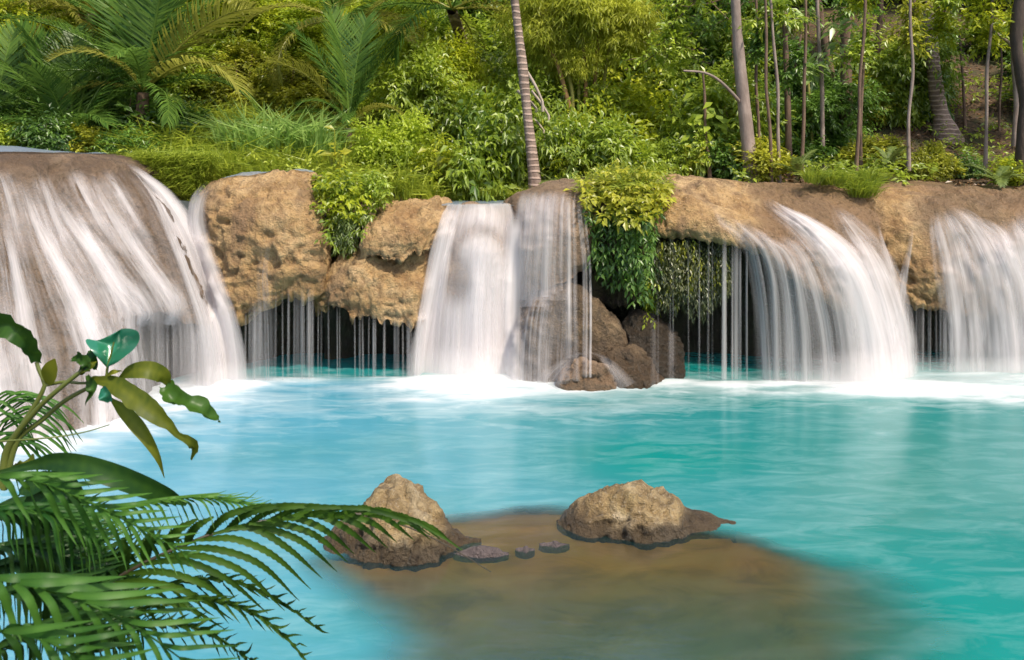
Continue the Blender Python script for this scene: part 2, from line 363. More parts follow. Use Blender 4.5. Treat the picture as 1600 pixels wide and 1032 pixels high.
rock_thing('travertine_ledge', 'smooth brown ledge with a rough dry overhang above hanging moss and a thick white fall', 'rock ledge', [
    [(1030, 300, 11.9), (1024, 325, 11.7), (1021, 342, 11.6), (1020, 355, 11.6), (1022, 366, 11.6)],
    [(1046, 286, 11.5), (1032, 314, 10.95), (1025, 338, 10.7), (1023, 352, 10.65), (1026, 366, 10.7)],
    [(1085, 284, 11.55), (1078, 312, 10.85), (1076, 340, 10.5), (1076, 360, 10.42), (1078, 374, 10.48)],
    [(1130, 287, 11.65), (1128, 312, 10.9), (1128, 338, 10.5), (1128, 358, 10.4), (1128, 373, 10.42)],
    [(1180, 291, 11.75), (1185, 318, 11.0), (1190, 348, 10.5), (1195, 372, 10.32), (1200, 395, 10.28)],
    [(1240, 293, 11.75), (1255, 328, 10.9), (1266, 378, 10.45), (1274, 420, 10.3), (1282, 465, 10.22)],
    [(1290, 294, 11.75), (1318, 335, 10.95), (1337, 395, 10.55), (1345, 440, 10.42), (1350, 490, 10.35)],
    [(1335, 300, 11.75), (1368, 345, 11.1), (1388, 400, 10.85), (1395, 445, 10.7), (1400, 490, 10.6)],
    [(1352, 312, 12.2), (1386, 358, 11.8), (1400, 410, 11.6), (1404, 445, 11.5), (1408, 490, 11.4)]],
    nu=240, nface=120, rough=1.0, seed=21, cave=[.3, .9, 1.1, 1.2, 1.2, 1.1, .8, .4, .1],
    wetf=lambda u, v: np.clip(sstep(.38, .46, u) * .95 + sstep(.52, .35, v) * .9, 0, 1) * sstep(.93, .86, u), mossf=lambda u, v: sstep(.93, 1, v) * sstep(.5, .3, u))
rock_thing('travertine_shelf', 'pitted tan ledge with a wide white curtain, past the grass tuft', 'rock ledge', [
    [(1345, 308, 12.2), (1355, 345, 11.9), (1375, 395, 11.6), (1393, 435, 11.5), (1410, 480, 11.4)],
    [(1362, 300, 11.9), (1362, 332, 11.3), (1380, 390, 11.0), (1398, 432, 10.93), (1413, 473, 10.95)],
    [(1400, 295, 11.9), (1405, 330, 11.2), (1420, 390, 10.9), (1432, 432, 10.83), (1442, 478, 10.85)],
    [(1470, 294, 11.9), (1475, 330, 11.2), (1482, 390, 10.87), (1488, 432, 10.78), (1492, 484, 10.8)],
    [(1550, 294, 11.9), (1560, 330, 11.15), (1566, 390, 10.82), (1570, 432, 10.74), (1575, 490, 10.75)],
    [(1640, 294, 11.9), (1650, 332, 11.1), (1660, 390, 10.75), (1668, 440, 10.65), (1680, 500, 10.6)],
    [(1860, 296, 11.8), (1880, 340, 10.9), (1900, 410, 10.5), (1910, 470, 10.4), (1920, 520, 10.3)]],
    nu=220, nface=110, rough=1.1, seed=25, cave=[.2, .8, .9, .9, .9, .9, .8],
    wetf=lambda u, v: np.clip(sstep(.2, .28, u) * .9 + sstep(.5, .3, v) * .9, 0, 1), mossf=lambda u, v: 0.15 * sstep(.93, 1, v))

M['boulder_dark'] = rock_mat('boulder_dark', [(.06, .042, .026), (.12, .08, .045), (.20, .14, .08), (.04, .027, .018), (.32, .24, .14), (.012, .01, .008)], (.06, .042, .026), .10, (.05, .06, .012))
M['wet_stone'] = rock_mat('wet_stone', [(.17, .13, .12), (.26, .21, .20), (.34, .28, .28), (.11, .085, .08), (.46, .40, .41), (.04, .03, .03)], (.16, .125, .12), .05)
# free-standing rocks: outline (photo pixels) of the crest, standing at distance Y, depth in metres
def ridge_rock(name, label, outline, Y, depth, mat, seed, amp=.05, lean=.0, group=None, nu=110, nv=80, zb=-.35, cat='rock', wetz=.12, freq=1.0, peak=.5, moss=0.0, kids=True):
    xm = sum(q[0] for q in outline) / len(outline); k_ = (1.08 if outline[0][0] < 700 else 1.02) if name == 'pool_rock' else 1.0
    o = A([P(xm + (x - xm) * k_, y - 5 * (k_ > 1), Y) for x, y in outline]); o = cr_resample(o, nu)
    o[:, 2] = np.maximum(o[:, 2] - 1.25 * amp * sstep(.02, .3, o[:, 2]), .005)
    e = np.sqrt(np.clip(np.sin(np.pi * np.linspace(0, 1, nu)), 0, 1)) * .85 + .15
    th = np.linspace(-np.pi / 2, np.pi / 2, nv)
    G = np.zeros((nu, nv, 3))
    for j, t in enumerate(th):
        k = np.sign(np.sin(t)) * abs(np.sin(t)) ** .9
        hh = np.cos(t) ** .62
        G[:, j, 0] = o[:, 0]
        G[:, j, 1] = Y + k * depth * e * (1 + .2 * fbm(np.c_[o[:, 0] * 3, o[:, 0] * 0, o[:, 0] * 0 + seed], 2, seed)) + lean * hh * o[:, 2]
        G[:, j, 2] = zb + (o[:, 2] - zb) * hh
    cen = A([o[:, 0].mean(), Y, 0])
    du = np.gradient(G, axis=0); dv = np.gradient(G, axis=1); nrm = np.cross(du, dv); nrm /= np.linalg.norm(nrm, axis=2)[..., None] + 1e-9
    if nrm[nu // 2, nv // 2, 2] < 0: nrm = -nrm
    p = G * freq + seed * 5.1
    p = p + .08 * np.stack([vnoise(p * 4, seed + 40 + k) for k in range(3)], -1)
    d = amp * (1.0 * fbm(p * 3.2, 3, seed) + .7 * (.5 - np.abs(vnoise(p * A([7, 7, 10.]), seed + 12))) + .45 * (.5 - np.abs(vnoise(p * 16., seed + 13))) - .6 * sstep(.25, .5, vnoise(p * A([14, 14, 20.]), seed + 14)) + .6 * fbm(p * 8, 4, seed + 2) - .5 * sstep(.1, .5, vnoise(p * 11, seed + 4)) * sstep(-.2, .3, vnoise(p * 3, seed + 6)) + .9 * np.abs(vnoise(p * A([4., 4., 5.5]), seed + 8)) + .35 * fbm(p * 22, 2, seed + 3))
    d = d * (.2 + .8 * sstep(.02, .28, o[:, 2]))[:, None]
    G = G + nrm * d[..., None]
    V = G.reshape(-1, 3); Q = grid_faces(nu, nv)
    wet = sstep(wetz, wetz * .45, V[:, 2] + .06 * fbm(V * 6, 3, seed)) * 1.0
    me = make_mesh(name, V - cen, Q, M[mat], {'wet': wet, 'moss': np.full(len(V), moss) * sstep(.0, .35, fbm(V * 3.5, 3, seed + 9)) * (1 - wet)})
    ob = obj(name, me, loc=cen); tag(ob, label, cat, group, 'thing')
    ROCKS.append((V, Q)); return ob
ridge_rock('pool_rock', 'pointed tan rock in the pool, partly behind the fern frond', [(508, 866), (525, 836), (552, 806), (578, 788), (602, 764), (626, 757), (648, 759), (662, 774), (682, 795), (694, 822), (722, 852), (742, 868)], 6.12, .30, 'pool_rock', 31, amp=.07, lean=.12, wetz=.2, moss=.6)
ridge_rock('pool_rock', 'broad humped tan rock standing in the middle of the pool', [(874, 834), (886, 808), (910, 784), (934, 768), (962, 762), (1000, 760), (1030, 767), (1056, 780), (1070, 802), (1092, 812), (1120, 818), (1146, 836)], 6.42, .34, 'pool_rock', 37, amp=.05, lean=.10, wetz=.16, moss=.35)
for k, (ol, Y, lb) in enumerate([
    ([(708, 872), (724, 862), (748, 855), (776, 858), (794, 871)], 5.92, 'low wet grey stone touching the foot of the pointed tan rock'),
    ([(806, 866), (814, 861), (822, 855), (830, 862), (836, 866)], 5.98, 'smallest wet stone between the two tan pool rocks'),
    ([(842, 862), (852, 855), (868, 847), (882, 855), (890, 862)], 6.06, 'bluish wet stone beside the broad humped tan rock')]):
    ridge_rock('wet_stone', lb, ol, Y, .075, 'wet_stone', 50 + k, amp=.03, nu=50, nv=40, zb=-.15, group='small wet stones between the pool rocks', cat='stone', freq=2.0)
ridge_rock('boulder', 'big domed wet boulder under the thin strands beside the main fall', [(796, 588), (806, 520), (830, 470), (862, 446), (893, 441), (925, 458), (955, 482), (975, 520), (985, 560), (992, 592)], 10.62, .42, 'boulder', 41, amp=.04, wetz=.7, zb=-.5)
ridge_rock('boulder', 'small round boulder with a white film of water at the foot of the cascade', [(868, 600), (880, 576), (898, 560), (918, 555), (938, 563), (955, 580), (964, 600)], 10.02, .24, 'travertine_wet', 43, amp=.045, wetz=.5, zb=-.3)
ridge_rock('boulder', 'brown sloping boulder behind the small round one', [(925, 592), (940, 556), (962, 537), (990, 534), (1010, 552), (1028, 580), (1040, 594)], 10.3, .35, 'boulder', 44, amp=.05, wetz=.5, zb=-.4)
ridge_rock('boulder', 'dark cracked boulder at the mouth of the mossy cave', [(960, 590), (966, 520), (990, 486), (1020, 488), (1045, 505), (1060, 540), (1066, 588)], 10.75, .40, 'boulder_dark', 46, amp=.05, wetz=3, zb=-.5, moss=.3)

# backing cliff behind the ledges so no gap opens between them
xs = np.linspace(-9.5, 10.5, 260); zs = np.linspace(-1, 2.05, 50)
G = np.stack(np.meshgrid(xs, zs, indexing='ij'), -1)
G = np.stack([G[..., 0], 12.0 + .0 * G[..., 0], G[..., 1]], -1)
G[..., 1] += .22 * fbm(G * 1.5, 4, 3)
tag(obj('cliff', make_mesh('cliff', G.reshape(-1, 3), grid_faces(260, 50), M['cave'], {'wet': np.full(260 * 50, .3), 'moss': np.full(260 * 50, .5)})), 'wet rock at the back of the hollows, coloured dark for shade', None, None, 'structure')

AV = []; AQ = []; off_ = 0
for V, Q in ROCKS:
    AV.append(V); AQ.append(Q + off_); off_ += len(V)
BVH = BVHTree.FromPolygons(np.concatenate(AV).tolist(), np.concatenate(AQ).tolist(), all_triangles=False)
CAM = Vector((0, 0, H))
def hit(px, py):
    d = Vector(P(px, py, 1.0)) - CAM; d.normalize()
    return BVH.ray_cast(CAM, d, 40)      # loc, normal, idx, dist

# ------------------------------------------------------------------ ground, pool bed, pool water
def rimz(x):  return np.interp(x, [-12, -7.5, -4.6, -2.2, -.8, .4, 1.5, 3, 12], [2.95, 2.85, 2.62, 2.35, 2.18, 2.2, 2.38, 2.42, 2.42])
def ground_z(x, y):
    x = np.asarray(x, float); y = np.asarray(y, float)
    s1 = np.interp(x, [-12, -3, 0, 4, 12], [.20, .30, .12, .10, .13]); s2 = np.interp(x, [-12, 0, 3, 8, 14], [.30, .34, .36, .46, .50])
    z = rimz(x) - .12 + s1 * np.clip(y - 11.9, 0, 3.2) + s2 * np.clip(y - 15.1, 0, 60)
    z = z - .25 * sstep(12.2, 11.2, y)
    return z + .10 * fbm(np.stack([x * .5, y * .5, x * 0], -1), 3, 5) * sstep(11.5, 14, y)
def bed_z(x, y, full=False, ext=0.0):
    x = np.asarray(x, float); y = np.asarray(y, float)
    n = fbm(np.stack([x * .9, y * .9, x * 0], -1), 4, 8)
    n2 = fbm(np.stack([x * 3., y * 3., x * 0 + 3], -1), 3, 9)
    # submerged shelf round the two rocks, sloping down toward the viewer; sharp drop on the far side
    n = n + .15 * fbm(np.stack([x * 2.6, y * 2.6, x * 0 + 5], -1), 3, 12)
    far = 6.72 + .10 * np.sin(x * 2.2) - .36 * np.clip(x - .9, 0, 3) ** 1.1 + .16 * n      # far edge in y
    left = np.interp(y, [3.5, 4.6, 4.9, 5.4, 5.8, 6.6], [-1.0, -.8, -.78, -1.15, -1.5, -1.0]) + .22 * n
    right = np.interp(y, [3.5, 4.5, 5.0, 5.6, 6.2], [2.6, 2.9, 3.1, 3.1, 2.8]) + .35 * n + .6 * ext
    ins = sstep(0, .16, far - y) * sstep(-.2, .45, x - left + .6 * ext)
    rt_ = right - .12 - x
    soft = ins * sstep(-.35, 1.1, rt_)                                  # the milky water thickens toward the open pool
    ins = ins * sstep(-.5, .1, rt_)
    lipd = sstep(.0, .7, far - ext - y) * sstep(-.2, 1.3, rt_ - .6 * ext)
    depth = .035 + lipd * (.02 + .28 * np.clip(5.75 - y, 0, 4) + .004 * n2 + .012 * n)
    z = -np.maximum(depth, .03)
    zz = z * ins + (-3.0 + .3 * n) * (1 - ins)
    return (zz, soft * sstep(-.05, .34, far - y + .06 * n), depth) if full else zz
# --- water sheet
nx, ny = 520, 330
wx = np.linspace(-13, 13, nx); wy = np.linspace(-3, 13.2, ny)
X, Y = np.meshgrid(wx, wy, indexing='ij')
bz, inside, dep = bed_z(X, Y, True); dep = np.maximum(dep, .035)
cosv = np.clip(H / np.sqrt(X**2 + Y**2 + H * H), .25, 1)
path = dep * 1.35
clear = np.exp(-.40 * np.maximum(path - .02, 0)) * np.maximum(inside - .07, 0) / .93 * .96
tint = np.stack([np.exp(-.80 * np.minimum(path, 1.2)), np.exp(-.42 * np.minimum(path, 1.2)), np.exp(-.80 * np.minimum(path, 1.2))], -1)
# foam: photo positions of the places where water lands
foam = np.zeros_like(X)
def foam_at(px, py, rx, ry, a):
    global foam
    c = Wt(px, py); d = ((X - c[0]) / rx) ** 2 + ((Y - c[1]) / ry) ** 2
    foam = np.maximum(foam, a * np.exp(-d)) + .20 * a * np.exp(-d / 4.5)
for f in [(140, 665, .8, .38, 1.0), (60, 700, .6, .3, .9), (255, 622, 1.0, .45, 1.1), (350, 606, .7, .38, 1.1), (430, 594, .6, .10, .55), (600, 592, .5, .07, .4),
          (730, 600, .85, .42, 1.25), (830, 604, .8, .32, .95), (930, 606, .7, .2, .7), (700, 622, 1.5, .5, .6), (880, 636, 1.6, .45, .5), (1050, 598, .5, .16, .6),
          (1130, 603, .5, .2, .85), (1220, 604, .8, .20, .9), (1330, 604, .9, .26, 1.15), (1420, 608, .9, .34, 1.15), (1530, 612, 1.1, .24, .85), (1500, 586, .7, .10, .7), (1590, 622, .9, .3, .85), (1660, 600, 1.2, .5, .8), (-80, 740, .9, .5, .9), (1120, 612, 1.0, .2, .5)]:
    foam_at(*f)
sn = fbm(np.stack([X * 1.1, Y * 3.2, X * 0], -1), 4, 40)
foam = foam * (1 + .75 * sn)
# whitish milky trails and dark clear patches (suspended lime); cave shade is painted in along the back
deepc = Wt(1030, 715); dk = np.exp(-(((X - deepc[0]) / .75) ** 2 + ((Y - deepc[1]) / .55) ** 2)) + .8 * np.exp(-(((X - 2.6) / 1.3) ** 2 + ((Y - 5.0) / .9) ** 2)) + .9 * sstep(10.1, 10.55, Y) + .35 * np.exp(-(((X - 3.4) / 1.6) ** 2 + ((Y - 4.2) / .9) ** 2))
milk = sstep(-1.2, 2.8, X * -.55 + .9 * fbm(np.stack([X * .35, Y * .9, X * 0 + 7], -1), 3, 44) + .6)
M['water'], nt = new_mat('pool_water'); g = N(nt); p = g.pos()
st = g.noise(g.scale(p, (1.1, 3.6, 1)), 1.6, 6, .62, .7); st2 = g.noise(g.scale(p, (2.2, 9, 1)), 2.0, 5, .6, .5)
base = g.mix(g.attr('milk'), (.014, .20, .19), (.085, .31, .43))
base = g.mix(g.math('MULTIPLY', g.attr('deep'), .85, True), base, (.0, .22, .20))  # deep holds the dark clear patches and the painted cave shade
base = g.mix(g.ramp(st, [(.44, 0.), (.78, .26)]), base, (.36, .58, .61))
base = g.mix(g.ramp(st2, [(.5, 0.), (.75, .16)]), base, (.005, .17, .18))
ff = g.math('ADD', g.attr('foam'), g.math('MULTIPLY', g.math('SUBTRACT', st, .5), .95))
ff = g.ramp(ff, [(.18, 0.), (.6, .26), (1.05 if False else 1.0, .72)])
base = g.mix(ff, base, (.76, .755, .775))
dif = g('ShaderNodeBsdfDiffuse', i_Color=base); trn = g('ShaderNodeBsdfTransparent'); nt.links.new(g.attr('absorb', 'Color'), trn.inputs['Color'])
cl = g.math('MULTIPLY', g.attr('clear'), g.math('SUBTRACT', 1.0, g.math('MULTIPLY', ff, .8)), True)
body = g.mixsh(cl, dif.outputs[0], trn.outputs[0])
bh = g.math('ADD', g.math('MULTIPLY', g.noise(g.scale(p, (1.0, 2.2, 1)), 3.2, 4, .55, .4), 1.0), g.math('MULTIPLY', g.noise(g.scale(p, (1.4, 3.0, 1)), 9, 3, .5, .3), .25))
bmp = g('ShaderNodeBump', i_Strength=.07, i_Distance=.05, i_Height=bh)
gls = g('ShaderNodeBsdfGlossy', i_Roughness=.17, i_Color=(1, 1, 1, 1), i_Normal=bmp.outputs[0])
fr = g('ShaderNodeFresnel', i_IOR=1.8)
g.out(g.mixsh(g.math('MULTIPLY', fr.outputs[0], g.math('SUBTRACT', 1.0, g.math('MULTIPLY', ff, .7))), body, gls.outputs[0]))
Wz = .003 * fbm(np.stack([X * 1.3, Y * 3, X * 0], -1), 3, 60) + .03 * np.clip(foam, 0, 1.2)
tag(obj('pool_water', make_mesh('pool_water', np.stack([X, Y, Wz], -1).reshape(-1, 3), grid_faces(nx, ny), M['water'],
    {'clear': clear.ravel(), 'foam': foam.ravel(), 'deep': np.clip(dk, 0, 1).ravel(), 'milk': milk.ravel(), 'absorb': tint.reshape(-1, 3)})), 'milky turquoise pool water with white foam below the falls', None, None, 'structure')
# --- bed
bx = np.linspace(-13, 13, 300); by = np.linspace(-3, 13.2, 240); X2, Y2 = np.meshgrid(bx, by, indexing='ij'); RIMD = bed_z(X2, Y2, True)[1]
M['bed'], nt = new_mat('pool_bed'); g = N(nt); p = g.pos()
c = g.ramp(g.noise(g.scale(p, (.7, 1.5, 1)), 2.2, 5, .6, .6), [(.32, (.56, .25, .04)), (.5, (.86, .42, .075)), (.68, (.92, .50, .11))])
c = g.mix(g.attr('rim'), c, (.70, .43, .19))  # paler edge colour painted in to offset the shadow along the shelf
b = g('ShaderNodeBsdfPrincipled', i_Base_Color=c, i_Roughness=.9); g.out(b.outputs[0])
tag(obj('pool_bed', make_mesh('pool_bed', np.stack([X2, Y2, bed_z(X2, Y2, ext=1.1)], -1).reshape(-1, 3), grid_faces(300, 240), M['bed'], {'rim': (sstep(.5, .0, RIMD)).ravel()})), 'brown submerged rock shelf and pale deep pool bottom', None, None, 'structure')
# --- forest ground
gx = np.linspace(-30, 34, 260); gy = np.r_[np.linspace(11.3, 24, 150), np.linspace(24.4, 75, 80)]
X3, Y3 = np.meshgrid(gx, gy, indexing='ij')
M['soil'], nt = new_mat('forest_soil'); g = N(nt); p = g.pos()
n1 = g.noise(p, 1.1, 6, .65); n2 = g.noise(p, 14, 5, .7)
c = g.ramp(n2, [(.35, (.03, .022, .012)), (.52, (.085, .05, .025)), (.68, (.16, .09, .045)), (.8, (.26, .16, .09))])
c = g.mix(g.ramp(n1, [(.5, 0.), (.66, .8)]), c, (.035, .05, .012))
b = g('ShaderNodeBsdfPrincipled', i_Base_Color=c, i_Roughness=.95, i_Normal=g('ShaderNodeBump', i_Strength=.8, i_Distance=.06, i_Height=n2).outputs[0]); g.out(b.outputs[0])
tag(obj('forest_ground', make_mesh('forest_ground', np.stack([X3, Y3, ground_z(X3, Y3)], -1).reshape(-1, 3), grid_faces(260, 230), M['soil'])), 'leaf-littered forest floor rising into a hillside', None, None, 'structure')
# --- shallow stream lying on the terrace tops
M['film'], nt = new_mat('stream_film_sky_sheen'); g = N(nt)
d = g('ShaderNodeBsdfDiffuse', i_Color=(.28, .37, .46, 1)); gl = g('ShaderNodeBsdfGlossy', i_Roughness=.35); g.out(g.mixsh(.5, g('ShaderNodeBsdfTransparent').outputs[0], g.mixsh(.35, d.outputs[0], gl.outputs[0])))  # pale blue diffuse colour stands in for the sky's reflection

def film(face, u0, u1, v0, v1, label):
    Gf = FACES[face]; nu, nv = Gf.shape[:2]
    S = Gf[int(u0 * nu):int(u1 * nu), int(v0 * nv):int(v1 * nv)].copy(); S[..., 2] += .012
    k = np.ones(9) / 9
    z = S[..., 2]; z = np.apply_along_axis(lambda r: np.convolve(np.pad(r, 4, 'edge'), k, 'valid'), 0, z); z = np.apply_along_axis(lambda r: np.convolve(np.pad(r, 4, 'edge'), k, 'valid'), 1, z)
    S[..., 2] = np.maximum(z, S[..., 2] * .5 + z * .5) + .006
    tag(obj('stream_water', make_mesh('stream_water', S.reshape(-1, 3), grid_faces(*S.shape[:2]), M['film'])), label, None, None, 'structure')
film(0, .05, .66, .0, .37, 'thin water coloured like reflected sky on top of the sloping terrace')
film(1, .26, .84, .0, .475, 'thin water coloured like pale reflected sky on top of the tan block')
s_ = P(740, 322, 11.3)
gx2 = np.linspace(-1.05, .35, 30); gy2 = np.linspace(11.15, 12.3, 20); a, b = np.meshgrid(gx2, gy2, indexing='ij')
tag(obj('stream_water', make_mesh('stream_water', np.stack([a, b, a * 0 + s_[2] + .015], -1).reshape(-1, 3), grid_faces(30, 20), M['film'])), 'calm stream water feeding the main fall', None, None, 'structure')
# ------------------------------------------------------------------ falling water, draped over the rocks
def smooth1(a, k, axis):
    ker = np.ones(2 * k + 1) / (2 * k + 1)
    return np.apply_along_axis(lambda r: np.convolve(np.pad(r, k, 'edge'), ker, 'valid'), axis, a)
def ribbon(path, mat, parent, name='stream', lift=.03, ns=70, nt_=None, dens=1.0, solid=(0, 0), start=None, edge=.7, seed=0, fixY=None, top_fade=.12, ruffle=.012, taper=True, dtop=None):
    """path: [(px,py,width_px)...] along the flow. The water keeps to the rock it meets and, past a lip, falls free."""
    c = cr_resample(np.asarray(path, float) * A([1, 1, 1]), ns)
    wmax = max(q[2] for q in path)
    nt = nt_ or int(np.clip(wmax / 4, 4, 40)); t = np.linspace(-.5, .5, nt)
    tang = np.gradient(c[:, :2], axis=0); tang /= np.linalg.norm(tang, axis=1)[:, None] + 1e-9
    hor = np.clip(1 - np.abs(tang[:, 0]) * 1.0, .3, 1)
    px = c[:, None, 0] + t[None] * c[:, None, 2]
    py = np.broadcast_to(c[:, None, 1], px.shape) - t[None] * c[:, None, 2] * (tang[:, 0] * .55)[:, None]
    Yd = np.full(px.shape, np.nan)
    for i in range(ns):
        for j in range(nt):
            h = hit(px[i, j], py[i, j])
            if h[0] is not None: Yd[i, j] = h[0][1]
    if fixY: Yd[:] = np.interp(np.arange(ns) / (ns - 1), *fixY)[:, None]
    else:
        for j in range(nt):                                  # fill gaps, then never move back under the lip
            col = Yd[:, j]; ok = ~np.isnan(col)
            Yd[:, j] = np.interp(np.arange(ns), np.where(ok)[0], col[ok]) if ok.any() else np.nan
        m = np.nanmedian(Yd, axis=1); Yd = np.where(np.isnan(Yd), m[:, None], Yd)
        if start: Yd[0] = np.minimum(Yd[0], start)
        Yd = np.minimum.accumulate(Yd, axis=0); Yr = Yd.copy()
        if nt > 5: Yd = smooth1(Yd, 1, 1)
        Ys = smooth1(Yd, 3, 0); Yd = np.minimum(smooth1(np.minimum(Ys, Yd + .015), 1, 0), Yr)
    V = np.zeros(px.shape + (3,))
    V[..., 0] = (px - CX) * Yd / FOC; V[..., 1] = Yd; V[..., 2] = H - (py - CY) * Yd / FOC
    # outward lift, rounded across, ruffled into strands
    x = V[..., 0]
    ruf = .35 * ruffle * (vnoise(np.stack([x * 14, V[..., 2] * .5, x * 0 + seed], -1), seed) + .5 * vnoise(np.stack([x * 40, V[..., 2] * .5, x * 0 + seed], -1), seed + 1))
    V[..., 1] -= lift * (np.cos(np.pi * t)[None] * .7 + .3) + ruf
    V[..., 2] += lift * .25
    V[..., 2] = np.maximum(V[..., 2], -.04)
    s = np.linspace(0, 1, ns)
    L = np.r_[0, np.cumsum(np.linalg.norm(np.diff(V[:, nt // 2], axis=0), axis=1))]
    wid = wmax * 10.3 / FOC
    uv = np.stack([np.broadcast_to(t[None] * wid + seed * 3.17, px.shape), np.broadcast_to(L[:, None] + seed * 1.3, px.shape)], -1)
    e = np.clip(np.cos(np.pi * t), 0, 1) ** edge
    dn = np.asarray(np.interp(s, np.linspace(0, 1, len(dens)), dens) if not np.isscalar(dens) else np.full(ns, dens))
    de = e[None] * (dn * sstep(0, top_fade, s) if top_fade else dn)[:, None]
    if dtop is not None: de = de * dtop(px, py)
    so = np.broadcast_to(np.interp(s, [0, .5, 1], [solid[0], (solid[0] + solid[1]) / 2, solid[1]])[:, None], px.shape)
    cen = A(parent.location) if parent else 0
    return obj(name, make_mesh(name, V.reshape(-1, 3) - cen, grid_faces(ns, nt)[:, ::-1], M[mat], {'dens': de.ravel(), 'solid': so.ravel()}, uv=uv.reshape(-1, 2)), parent)
def fall(label, px, py, Y, name='waterfall', group=None):
    p = P(px, py, Y); r = empty(name, (p[0], p[1], 0)); tag(r, label, 'waterfall', group, 'thing'); return r

M['spray'] = fall_mat('spray', (.93, .90, .90), 1.5, 1.5, .2, .8, .8)
# sloping terrace: many rivulets
f = fall('wide set of white rivulets running down the sloping brown terrace behind the leafy plant', 130, 650, 8.7)
T1 = [[(22, 262, 10), (38, 300, 22), (62, 360, 36), (105, 440, 62), (140, 520, 78), (158, 600, 86), (165, 690, 90)],
      [(78, 282, 12), (100, 330, 36), (148, 400, 56), (190, 470, 66), (212, 530, 74), (222, 600, 76), (226, 660, 76)],
      [(138, 266, 10), (162, 315, 26), (198, 375, 38), (240, 435, 46), (268, 485, 52), (280, 540, 58), (285, 640, 60)],
      [(-5, 320, 20), (15, 380, 30), (32, 460, 46), (50, 560, 70), (62, 640, 84), (68, 720, 90)],
      [(48, 300, 8), (80, 380, 26), (130, 470, 40), (165, 560, 50), (180, 640, 54), (182, 700, 54)],
      [(110, 320, 10), (170, 420, 34), (225, 490, 50), (250, 545, 60), (256, 640, 64)],
      [(-60, 290, 20), (-45, 380, 40), (-25, 480, 70), (0, 600, 90), (10, 740, 100)],
      [(-140, 290, 30), (-130, 400, 60), (-115, 520, 90), (-100, 640, 110), (-95, 770, 120)],
      [(185, 330, 6), (215, 390, 16), (248, 440, 26), (275, 480, 34), (300, 520, 36), (308, 640, 38)]]
T1 += [[(0, 262, 14), (12, 300, 24), (24, 350, 34), (40, 420, 44)], [(58, 268, 16), (74, 310, 26), (98, 370, 36), (130, 430, 44)], [(112, 262, 14), (130, 300, 22), (158, 350, 28), (190, 400, 34)], [(160, 262, 10), (186, 300, 18), (215, 350, 22), (250, 410, 26)], [(-40, 262, 16), (-32, 320, 26), (-22, 380, 36)]]
for i, pth in enumerate(T1):
    if i in (2, 5, 8): pth = [(x, y, w) for x, y, w in pth if y <= 492] + [(pth[-3][0] - 8, 508, 30)]
    if i == 1: pth = [(x - 12 * (y > 500), y, w * (.72 if y > 500 else 1)) for x, y, w in pth]
    short = i >= 9; wdn = [.5, .7, .6, .3, 0] if short else [.5, .7, .85, .85, .7]; pth = [(x, y, w + 14 * (1 - j / (len(pth) - 1))) for j, (x, y, w) in enumerate(pth)]
    if i in (2, 5, 8): wdn = [.5, .7, .85, .8, .2]
    und = .22 if i in (1, 2, 5, 8) else 1
    ribbon(pth, 'fall_patchy', f, seed=i, lift=.035, dens=wdn, solid=(-.05, .2), edge=.6, top_fade=.18)
    q = [(x + 4 * (-1) ** i, y + 6, w * 1.7) for x, y, w in pth]
    ribbon(q, 'fall_patchy', f, seed=i + 20, lift=.02, dens=[.3, .35, .3, .15, 0] if short else [.25, .35, .4 * und, .4 * und, .35 * und], solid=(-.1, .0), edge=.5)
    q = [(x + 2, y, w * .42) for x, y, w in pth]
    ribbon(q, 'fall', f, seed=i + 40, lift=.045, dens=[.5, .8, .6, .25, 0] if short else [.6, .95, 1, .95 * und ** .6, .9 * und ** .6], solid=(.2, .3 * und), edge=.8, top_fade=.25)
for i, (x, w, d) in enumerate([(232, 60, .2), (270, 70, .15), (300, 60, .3), (205, 60, .25)]):    # veil in front of the dark hollow
    ribbon([(x - 18, 455, w * .7), (x - 5, 490, w), (x + 2, 540, w), (x + 4, 655, w)], 'fall', f, seed=60 + i, lift=.05, dens=[.3, d, d, d], solid=(0, .1), top_fade=.3)
for k, (x, y0, w_, d) in enumerate([(238, 492, 8, .6), (250, 497, 14, .5), (262, 500, 6, .7), (272, 503, 10, .55), (283, 505, 5, .6), (291, 507, 12, .6), (301, 508, 8, .7), (308, 510, 16, .6), (244, 496, 30, .22), (286, 506, 36, .25)]):
    ribbon([(x - 2, y0 - 16, w_ * .7), (x, y0 + 6, w_), (x + 1, 560, w_ * 1.2), (x + 2, 655, w_ * 1.5)], 'fall_thin', f, name='strand', seed=80 + k, ns=34, nt_=max(5, int(w_ / 1.6)), lift=.03, dens=[d * .6, d, d * .85, d * .8], solid=(.25, .1), edge=.9, top_fade=.2, ruffle=.006)
f = fall('thick white stream running down the edge of the sloping terrace into the pool', 352, 600, 10.2)
E1 = [(200, 258, 8), (230, 282, 18), (258, 312, 34), (292, 372, 56), (318, 440, 58), (340, 500, 66), (350, 560, 72), (353, 640, 76)]
ribbon(E1, 'fall', f, seed=70, lift=.14, dens=[.6, 1, 1, 1, 1], solid=(.35, .25), start=10.7)
ribbon([(x + 3, y, w * .7) for x, y, w in E1], 'fall', f, seed=71, lift=.18, dens=[.5, 1, 1, 1, .9], solid=(.5, .2), start=10.7)
ribbon([(x - 10, y + 4, w * 1.3) for x, y, w in E1], 'fall_thin', f, seed=72, lift=.10, dens=[.3, .6, .8, .9, .9], solid=(0, .1), start=10.7)
E2 = [(330, 287, 14), (312, 312, 26), (308, 345, 32), (316, 390, 38), (334, 450, 44), (350, 505, 46), (362, 560, 50), (366, 640, 54)]
